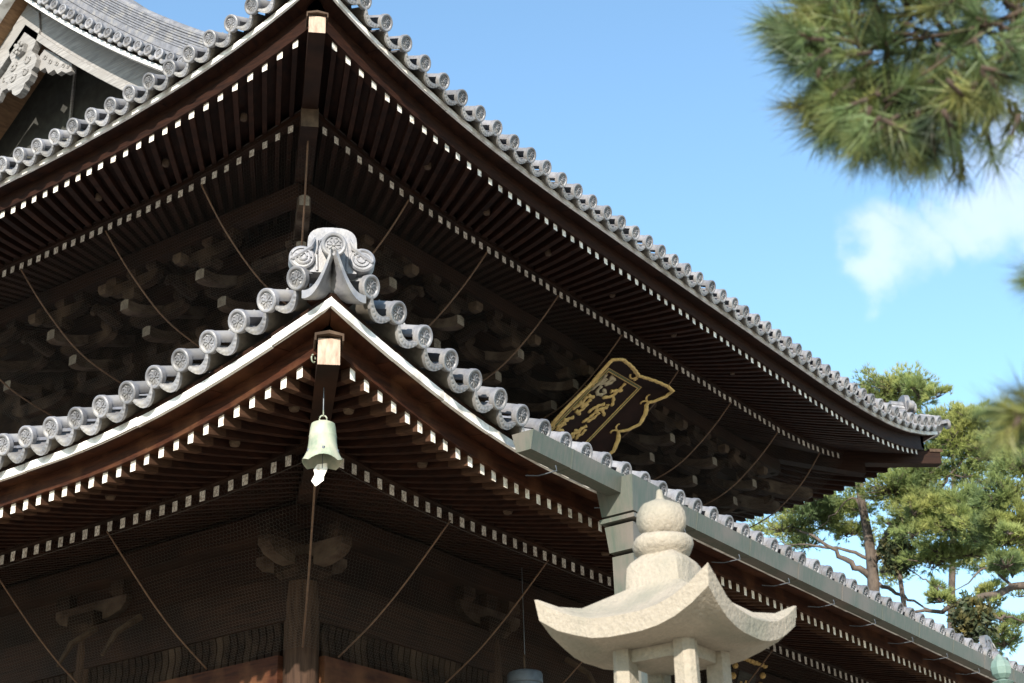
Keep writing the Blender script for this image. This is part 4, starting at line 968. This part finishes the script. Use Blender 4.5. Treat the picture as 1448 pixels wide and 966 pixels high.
# ------------------------------------------------------------------ stone lantern
def stone_lantern():
    ax = CAM+ray(938, 771)*6.5; ax = np.array([ax[0], ax[1], 0])
    zk = 3.655
    root = empty('stone_lantern', tuple(ax), 'pale granite lantern with upswept square roof standing before the hall', 'lantern')
    to = CAM-ax; base = math.atan2(to[1], to[0])       # towards the camera
    th = base+R_(17)
    def jit(me, amp):
        for v in me.vertices:
            s = math.sin(v.co.x*31+v.co.z*17)*math.sin(v.co.y*27+v.co.z*23)+.5*math.sin(v.co.x*67+v.co.y*59)
            v.co += v.normal*amp*s
    o = MB().lathe([(.006, .138), (.015, .130), (.018, .10), (.026, .082), (.045, .076), (.078, .060), (.094, .032), (.098, .0), (.092, -.032), (.072, -.058), (.06, -.068)], 32, (ax[0], ax[1], zk)).obj('jewel_finial', 'stone', root, smooth=50); jit(o.data, .004)
    o = MB().lathe([(.06, -.066), (.095, -.068), (.114, -.082), (.120, -.105), (.110, -.132), (.088, -.148), (.085, -.158)], 32, (ax[0], ax[1], zk)).obj('lotus_ring', 'stone', root, smooth=50); jit(o.data, .004)
    def sq(r, z, lift=0, n=10, rnd=0.0):
        ring = []
        for c in range(4):
            a0 = th+c*math.pi/2; a1 = a0+math.pi/2
            p0 = np.array([math.cos(a0), math.sin(a0)])*r; p1 = np.array([math.cos(a1), math.sin(a1)])*r
            for i in range(n):
                k = i/n; p = p0+(p1-p0)*k; e = abs(2*k-1); p = p*(1-rnd*(e**4)); bow = 1-.045*(1-e*e)*(1 if lift else 0)
                ring.append((ax[0]+p[0]*bow, ax[1]+p[1]*bow, z+lift*e**2.6))
        return ring
    rings = [sq(.115, zk-.150, rnd=.1), sq(.160, zk-.180, rnd=.09), sq(.172, zk-.20, rnd=.08), sq(.178, zk-.285, rnd=.06), sq(.215, zk-.315, .01), sq(.345, zk-.385, .02), sq(.437, zk-.425, .06), sq(.517, zk-.450, .115), sq(.530, zk-.455, .120), sq(.516, zk-.528, .112), sq(.47, zk-.530, .085), sq(.40, zk-.532, .045), sq(.30, zk-.533, .010), sq(.24, zk-.53, 0), sq(.10, zk-.53, 0)]
    o = MB().loft(rings).obj('lantern_roof', 'stone', root, smooth=38); jit(o.data, .003)
    for c in range(4):
        a = th+c*math.pi/2; px, py = ax[0]+.185*math.cos(a), ax[1]+.185*math.sin(a)
        def s4(s, z): return [(px+s*math.cos(a+q), py+s*math.sin(a+q), z) for q in (0, .5, math.pi/2, math.pi-.1, math.pi+.1, math.pi*1.5, 2*math.pi-.5)]
        o = MB().loft([s4(.052, zk-1.02), s4(.05, zk-.8), s4(.047, zk-.53)]).obj('firebox_post', 'stone', root)
    MB().loft([sq(.20, zk-.58), sq(.20, zk-.531)]).obj('firebox_head', 'stone', root)
    MB().loft([sq(.36, zk-1.14), sq(.40, zk-1.10), sq(.40, zk-1.04), sq(.30, zk-1.021)]).obj('firebox_platform', 'stone', root)
    MB().lathe([(.34, 0.25), (.26, .30), (.20, .42), (.17, 1.0), (.17, 1.2), (.19, 1.22), (.19, 1.28), (.17, 1.30), (.17, 2.2), (.24, 2.36), (.33, zk-1.145)], 24, tuple(ax)).obj('shaft', 'stone', root, smooth=40)
    MB().loft([sq(.62, 0), sq(.60, .24)]).obj('base_stone', 'stone', root)
stone_lantern()

# verdigris lantern further along, only its jewel shows
def bronze_lantern():
    p = CAM+ray(1415, 945)*9.0; zk = p[2]; ax = (p[0], p[1], 0)
    root = empty('bronze_lantern', ax, 'verdigris bronze lantern whose pale green jewel shows below the gutter', 'lantern')
    MB().lathe([(.004, .075), (.02, .06), (.045, .032), (.056, 0), (.05, -.035), (.03, -.055), (.02, -.06)], 8, (p[0], p[1], zk)).obj('jewel_finial', 'patina', root)
    MB().lathe([(.02, -.06), (.06, -.075), (.03, -.10), (.05, -.11), (.30, -.30), (.36, -.28), (.36, -.31), (.1, -.33)], 8, (p[0], p[1], zk)).obj('lantern_roof', 'patina', root)
    MB().lathe([(.2, -.335), (.2, -.75), (.30, -.78), (.30, -.84), (.1, -.95)], 8, (p[0], p[1], zk)).obj('firebox', 'patina', root)
    MB().lathe([(.45, 0), (.40, .2), (.16, .35), (.10, .6), (.10, zk-1.0), (.12, zk-.951)], 16, ax).obj('shaft', 'patina', root, smooth=40)
bronze_lantern()

# ------------------------------------------------------------------ vegetation
def needles(cent, dirs, lens, width, spread, n, seed=0):
    """n needles per tuft fanned round its direction -> triangles"""
    g = np.random.default_rng(seed); m_ = len(cent)
    c = np.repeat(cent, n, 0); d = np.repeat(dirs, n, 0); l = np.repeat(lens, n)*g.uniform(.7, 1.1, m_*n)
    d = d+g.normal(0, 1, d.shape)*np.repeat(spread, n)[:, None]; d /= np.linalg.norm(d, axis=1)[:, None]
    s = np.cross(d, g.normal(0, 1, d.shape)); s /= np.linalg.norm(s, axis=1)[:, None]
    base = c+d*(l*.04)[:, None]; w = width*g.uniform(.7, 1.2, len(l))
    V = np.stack([base-s*w[:, None]/2, base+s*w[:, None]/2, base+d*l[:, None]], 1).reshape(-1, 3)
    return V, np.arange(len(V)).reshape(-1, 3)
def smooth_path(P, n):
    P = np.array(P, float); t = np.linspace(0, len(P)-1, n); Q = np.stack([np.interp(t, np.arange(len(P)), P[:, k]) for k in range(3)], -1)
    for _ in range(2): Q[1:-1] = (Q[:-2]+2*Q[1:-1]+Q[2:])/4
    return Q
def far_tree(name, label, trunk, limbs, pads, seed, tuft_n=9, tr=.205, cat='tree', dens=1.0, needle_mat='needle_far'):
    g = np.random.default_rng(seed); b = trunk[0]
    root = empty(name, (float(b[0]), float(b[1]), 0), label, cat, 'pine trees beyond the hall')
    P = smooth_path([(b[0], b[1], -.2)]+[tuple(q) for q in trunk], 16)
    MB().tube(P, np.linspace(tr, tr*.33, 16), 9).obj('trunk', 'bark', root, smooth=True)
    mb = MB()
    for pts, r0, r1 in limbs:
        Q = smooth_path(pts, 14); Q[1:-1] += g.normal(0, .035, Q[1:-1].shape); MB().tube(Q, np.linspace(r0*.72, r1*.5, 14), 6).obj('branch', 'bark', root, smooth=True)
    cs, ds, ls, sp = [], [], [], []
    pads = list(pads)+[(px+g.normal(0, rx*.8), py+g.normal(0, ry*.9), rx*g.uniform(.4, .7), ry*g.uniform(.3, .6), t+g.normal(0, .8), .9) for (px, py, rx, ry, t, k) in pads for _ in range(2)]
    for (px, py, rx, ry, t, k) in pads:
        rx *= 1.22; ry *= .86
        c = PX(px, py, t); mpp = t/FPX; n = int(k*rx*ry*dens*.95)
        nc = max(7, int(rx*ry/17)); cc = g.normal(0, 1, (nc, 3)); cc /= np.linalg.norm(cc, axis=1)[:, None]; cc *= g.uniform(.25, 1.1, nc)[:, None]
        q = cc[g.integers(nc, size=n)] + g.normal(0, 1, (n, 3))*np.array([.15, .11*rx/max(ry, 1)*.8, .15])
        p = c+(q[:, :1]*rx*Rv+q[:, 1:2]*ry*np.array([0, 0, 1.0])+q[:, 2:]*rx*.9*np.cross([0, 0, 1.0], Rv))*mpp
        cs.append(p); dd = q[:, :1]*Rv*.8+q[:, 1:2]*np.array([0, 0, 1.0])+q[:, 2:]*np.cross([0, 0, 1.0], Rv)*.8+np.array([0, 0, .75]); dd /= np.linalg.norm(dd, axis=1)[:, None]
        ds.append(dd); ls.append(g.uniform(.10, .20, n)); sp.append(np.full(n, .38))
        for i in range(max(4, int(n*.09))):      # twigs carrying the tufts
            j = g.integers(n); mb.tube([c+(p[j]-c)*.05+[0, 0, -.1], c+(p[j]-c)*.5+[0, 0, -.06], p[j]], [.016, .011, .006], 4)
    mb.obj('twigs', 'bark', root, smooth=True, kind='stuff')
    V, T = needles(np.concatenate(cs), np.concatenate(ds), np.concatenate(ls), .020, np.concatenate(sp), tuft_n, seed)
    link('crown', tri_mesh('crown', V, T, [needle_mat]), root)
    return root
D = 41.0
P = lambda x, y, t=D: tuple(PX(x, y, t))
far_tree('pine_tree', 'tall pine with forked trunk and open crown behind the upper eave corner', [PX(1236, 960, D), PX(1236, 840, D), PX(1233, 790, D), PX(1225, 740, D), PX(1212, 690, D), PX(1222, 620, D)],
    [([P(1234, 795), P(1256, 752), P(1290, 722), P(1330, 690, 40)], .17, .05), ([P(1230, 815), P(1200, 795), P(1165, 765), P(1120, 745, 42)], .13, .04),
     ([P(1228, 790), P(1190, 776), P(1140, 770), P(1095, 768, 42)], .07, .02), ([P(1245, 808), P(1295, 798), P(1330, 775), P(1370, 765, 40)], .09, .03),
     ([P(1242, 825), P(1270, 838), P(1305, 860), P(1340, 870, 40)], .08, .02), ([P(1222, 725), P(1205, 700), P(1160, 745)], .05, .015),
     ([P(1290, 722), P(1320, 660), P(1355, 610, 39)], .06, .02), ([P(1212, 690), P(1180, 665), P(1130, 700, 42)], .06, .02), ([P(1330, 690, 40), P(1370, 640, 40), P(1420, 600, 39)], .05, .015)],
    [(1265, 548, 42, 24, 44, 1), (1240, 560, 26, 20, 44, 1), (1295, 545, 18, 14, 43, 1), (1105, 745, 40, 12, 42, .8), (1150, 728, 44, 16, 42, .8), (1190, 712, 34, 20, 42, .9), (1150, 700, 30, 14, 41, .8),
     (1265, 690, 40, 22, 40, 1), (1300, 668, 34, 24, 40, 1), (1320, 715, 46, 30, 40, 1.1), (1285, 745, 32, 22, 40, .9), (1345, 740, 36, 26, 39, 1), (1375, 715, 30, 22, 39, 1), (1240, 650, 34, 20, 41, .8),
     (1350, 620, 34, 26, 40, 1), (1375, 590, 26, 22, 40, 1), (1395, 640, 34, 20, 40, 1), (1200, 750, 24, 14, 42, .6), (1320, 790, 40, 16, 40, .8), (1370, 780, 36, 20, 40, .9), (1225, 770, 14, 8, 42, .5), (1330, 585, 22, 12, 41, .8), (1400, 610, 30, 16, 40, .8), (1420, 655, 26, 14, 40, .8), (1345, 665, 34, 12, 41, .7), (1110, 720, 34, 9, 42, .6), (1280, 790, 20, 9, 41, .5), (1310, 640, 22, 10, 41, .6), (1180, 735, 26, 9, 42, .6)], 21)
far_tree('pine_tree', 'pine reaching in behind the gutter with long bare grey limb', [PX(1560, 980, 36), PX(1556, 840, 36), PX(1545, 700, 36), PX(1540, 560, 37)],
    [([P(1555, 850, 36), P(1480, 832, 36), P(1430, 828, 36), P(1370, 852, 35), P(1320, 868, 35), P(1290, 866, 35)], .16, .06), ([P(1430, 829, 36), P(1400, 800, 36), P(1340, 845, 35)], .05, .02),
     ([P(1390, 862, 35), P(1420, 872, 35), P(1470, 884, 36)], .06, .02), ([P(1550, 760, 36), P(1480, 720, 36), P(1420, 700, 36), P(1390, 690, 36)], .10, .03), ([P(1545, 700, 36), P(1480, 640, 36), P(1430, 620, 36)], .09, .03)],
    [(1420, 760, 32, 22, 36, 1), (1440, 735, 30, 22, 36, 1), (1432, 800, 26, 16, 36, .9), (1400, 745, 34, 18, 37, .8), (1425, 700, 36, 22, 36, 1), (1445, 660, 30, 24, 36, 1), (1440, 620, 28, 22, 37, 1), (1330, 845, 14, 14, 35, 1), (1420, 905, 26, 14, 36, .7), (1438, 880, 22, 12, 36, .6), (1395, 835, 16, 8, 36, .5), (1410, 850, 16, 8, 36, .5)], 22, dens=.95)
far_tree('pine_tree', 'slender pine with shaded blue green needles behind the forked pine', [PX(1345, 990, 52), PX(1345, 850, 52), PX(1350, 700, 52), PX(1345, 600, 52)],
    [([P(1347, 740, 52), P(1300, 720, 52), P(1240, 700, 52)], .1, .03), ([P(1347, 800, 52), P(1400, 780, 52), P(1440, 790, 52)], .1, .03), ([P(1347, 840, 52), P(1290, 810, 52)], .08, .03)],
    [(1290, 700, 40, 16, 52, .7), (1390, 680, 44, 16, 52, .7), (1340, 640, 40, 16, 52, .7), (1390, 800, 30, 14, 52, .6), (1260, 815, 30, 14, 52, .6), (1300, 775, 30, 12, 52, .6), (1130, 760, 30, 14, 52, .6), (1400, 730, 30, 12, 52, .6), (1440, 840, 20, 10, 52, .5)], 23, dens=.8, tr=.17)
def leafy_clump(label, px, py, t, rx, ry, seed):
    g = np.random.default_rng(seed); c = PX(px, py, t); mpp = t/FPX; n = 1500
    root = empty('evergreen_tree', (float(c[0]), float(c[1]), 0), label, 'tree')
    MB().tube(smooth_path([(c[0], c[1], -.2), (c[0]+.2, c[1], c[2]*.5), tuple(c)], 10), np.linspace(.2, .05, 10), 7).obj('trunk', 'bark', root, smooth=True)
    q = g.normal(0, 1, (n, 3)); q /= np.linalg.norm(q, axis=1)[:, None]; q *= (g.uniform(.1, 1, n)**.5*(1+.25*np.sin(q[:, 0]*7)*np.sin(q[:, 2]*6)))[:, None]
    p = c+(q[:, :1]*rx*Rv+q[:, 1:2]*ry*np.array([0, 0, 1.0])+q[:, 2:]*rx*np.cross([0, 0, 1.0], Rv))*mpp
    a = g.normal(0, 1, (n, 3)); a /= np.linalg.norm(a, axis=1)[:, None]; b = np.cross(a, g.normal(0, 1, (n, 3))); b /= np.linalg.norm(b, axis=1)[:, None]
    s = g.uniform(.05, .09, n)[:, None]
    V = np.stack([p-a*s, p+b*s*.5, p+a*s, p-b*s*.5], 1).reshape(-1, 3)
    link('crown', tri_mesh('crown', V, np.arange(len(V)).reshape(-1, 4), ['leaf_dark'], quads=True), root)
leafy_clump('round dark leafy treetop in the fork of the pine limbs', 1268, 785, 40.5, 26, 30, 5)
leafy_clump('dark leafy treetop rising just above the gutter under the bare limb', 1375, 878, 34.5, 32, 34, 6)

# near pine whose branches hang in from the right
def near_pine():
    tr = CAM+np.array([.821, .571, 0])*3.6+np.array([.571, -.821, 0])*2.5
    root = empty('pine_tree', (tr[0], tr[1], 0), 'pine close by with long needled branches hanging into the sky', 'tree')
    MB().tube(smooth_path([(tr[0], tr[1], -.2), (tr[0]+.1, tr[1], 2.0), (tr[0]-.05, tr[1]+.1, 4.5), (tr[0]+.1, tr[1], 7)], 14), np.linspace(.24, .10, 14), 10).obj('trunk', 'bark', root, smooth=True)
    g = np.random.default_rng(5); mb = MB(); cs, ds, ls, sp = [], [], [], []
    def shoot(a, b, n, ln, sprd=.55):
        a, b = np.array(a), np.array(b); ax = (b-a)/np.linalg.norm(b-a); L0 = np.linalg.norm(b-a)
        k = g.uniform(.1, 1.0, n); k[: n//4] = 1
        cs.append(a+(b-a)*k[:, None]); q = np.tile(ax, (n, 1)); ds.append(q); ls.append(np.full(n, ln)*g.uniform(.75, 1.1, n)); sp.append(np.full(n, sprd))
        mb.tube([a, (a+b)/2+g.normal(0, .004, 3), b], [.0055, .0045, .0035], 5)
    def branch(pts, r0, r1, clusters, t):
        Q = smooth_path(pts, 16); MB().tube(Q, np.linspace(r0*.3, r1*.2, 16), 7).obj('branch', 'cone', root, smooth=True)
    S = (tr[0], tr[1], 4.2)
    branch([S, PX(1700, -80, 3.5), PX(1560, -40, 3.5), PX(1400, 40, 3.5), PX(1260, 60, 3.5)], .05, .016, None, 0)
    branch([PX(1500, -20, 3.5), PX(1440, 60, 3.45), PX(1380, 130, 3.4), PX(1280, 160, 3.45)], .03, .010, None, 0)
    branch([PX(1400, 40, 3.5), PX(1300, 110, 3.4), PX(1240, 130, 3.4)], .02, .008, None, 0)
    branch([PX(1300, 50, 3.5), PX(1180, 40, 3.5), PX(1090, 40, 3.5)], .018, .006, None, 0)
    # (px, py, t, direction px, shoot length px, n shoots)
    cl = [(1145, 38, 3.5, (-1, .2), 4, 60), (1180, 42, 3.55, (-.8, .3), 7, 70), (1172, 70, 3.4, (-1, .1), 7, 60), (1190, 30, 3.6, (-.5, -.6), 7, 60), (1200, 90, 3.4, (-.8, .5), 7, 65), (1200, 145, 3.35, (-.9, .4), 7, 65), (1215, 150, 3.4, (-.6, .6), 7, 60),
          (1250, 60, 3.6, (-.3, -.5), 8, 70), (1260, 110, 3.5, (-.4, .6), 8, 70), (1250, 165, 3.35, (-.2, .9), 8, 70), (1290, 170, 3.4, (0, 1), 8, 60), (1320, 60, 3.6, (.1, .6), 8, 70), (1310, 20, 3.6, (-.3, -.6), 8, 70),
          (1350, 110, 3.5, (.2, .9), 8, 60), (1385, 105, 3.35, (.0, 1), 8, 65), (1400, 50, 3.5, (.3, .8), 8, 70), (1440, 60, 3.5, (.4, .8), 8, 60), (1390, 10, 3.6, (.1, -.5), 8, 70), (1445, 150, 3.5, (.2, 1), 6, 22), (1355, 165, 3.4, (-.1, 1), 7, 36), (1325, 185, 3.45, (.2, 1), 6, 26), (1450, 10, 3.6, (.5, .3), 8, 60), (1255, 195, 3.4, (0, 1), 5, 20), (1230, 10, 3.6, (-.4, -.8), 7, 60), (1270, 140, 3.6, (-.3, .4), 9, 60), (1215, 120, 3.6, (-.6, .2), 9, 60), (1340, 140, 3.6, (.1, .4), 9, 60),
          (1470, 100, 3.5, (.5, .6), 8, 60), (1500, 30, 3.5, (.5, .3), 8, 60), (1360, -30, 3.6, (0, -.6), 9, 70), (1280, -30, 3.6, (-.2, -.7), 9, 60)]
    for px, py, t, dr, nsh, nn in cl:
        for i in range(int(nsh*1.75)):
            a = PX(px+g.normal(0, 22), py+g.normal(0, 14), t+g.normal(0, .13))
            d = dr[0]*Rv-dr[1]*Uv+g.normal(0, .55, 3); d /= np.linalg.norm(d)
            shoot(a, a+d*.055, int(nn*1.35), .10*g.uniform(.7, 1.15), .52)
    # closer, blurrier sprays at the right edge of the view
    branch([(tr[0], tr[1], 2.6), PX(1700, 560, 2.5), PX(1520, 590, 2.45), PX(1440, 590, 2.4)], .03, .008, None, 0)
    for i in range(14):
        a = PX(1468+g.normal(0, 16), 588+g.normal(0, 12), 2.4+g.normal(0, .03)); d = -Rv*.9+Uv*g.normal(0, .4)+g.normal(0, .3, 3); d /= np.linalg.norm(d); shoot(a, a+d*.03, 55, .065, .5)
    for i in range(3):
        a = PX(1482, 395+g.normal(0, 8), 2.5); d = -Rv+Uv*g.normal(0, .3); d /= np.linalg.norm(d); shoot(a, a+d*.02, 40, .06, .4)
    mb.obj('twigs', 'cone', root, smooth=True, kind='stuff')
    V, T = needles(np.concatenate(cs), np.concatenate(ds), np.concatenate(ls), .0024, np.concatenate(sp), 1, 9)
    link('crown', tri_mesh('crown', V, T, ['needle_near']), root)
near_pine()

# ------------------------------------------------------------------ ground
def gsheet(name, x0, x1, y0, y1, z, m):
    mb = MB(); i = mb.add([(x0, y0, z), (x1, y0, z), (x1, y1, z), (x0, y1, z)]); mb.face((i, i+1, i+2, i+3)); return mb.obj(name, m, None, kind='structure')
gsheet('ground', -2500, 2500, -2500, 2500, 0, 'ground')
gsheet('path', 8.0, 13.4, -40, 2.6, .004, 'paving')
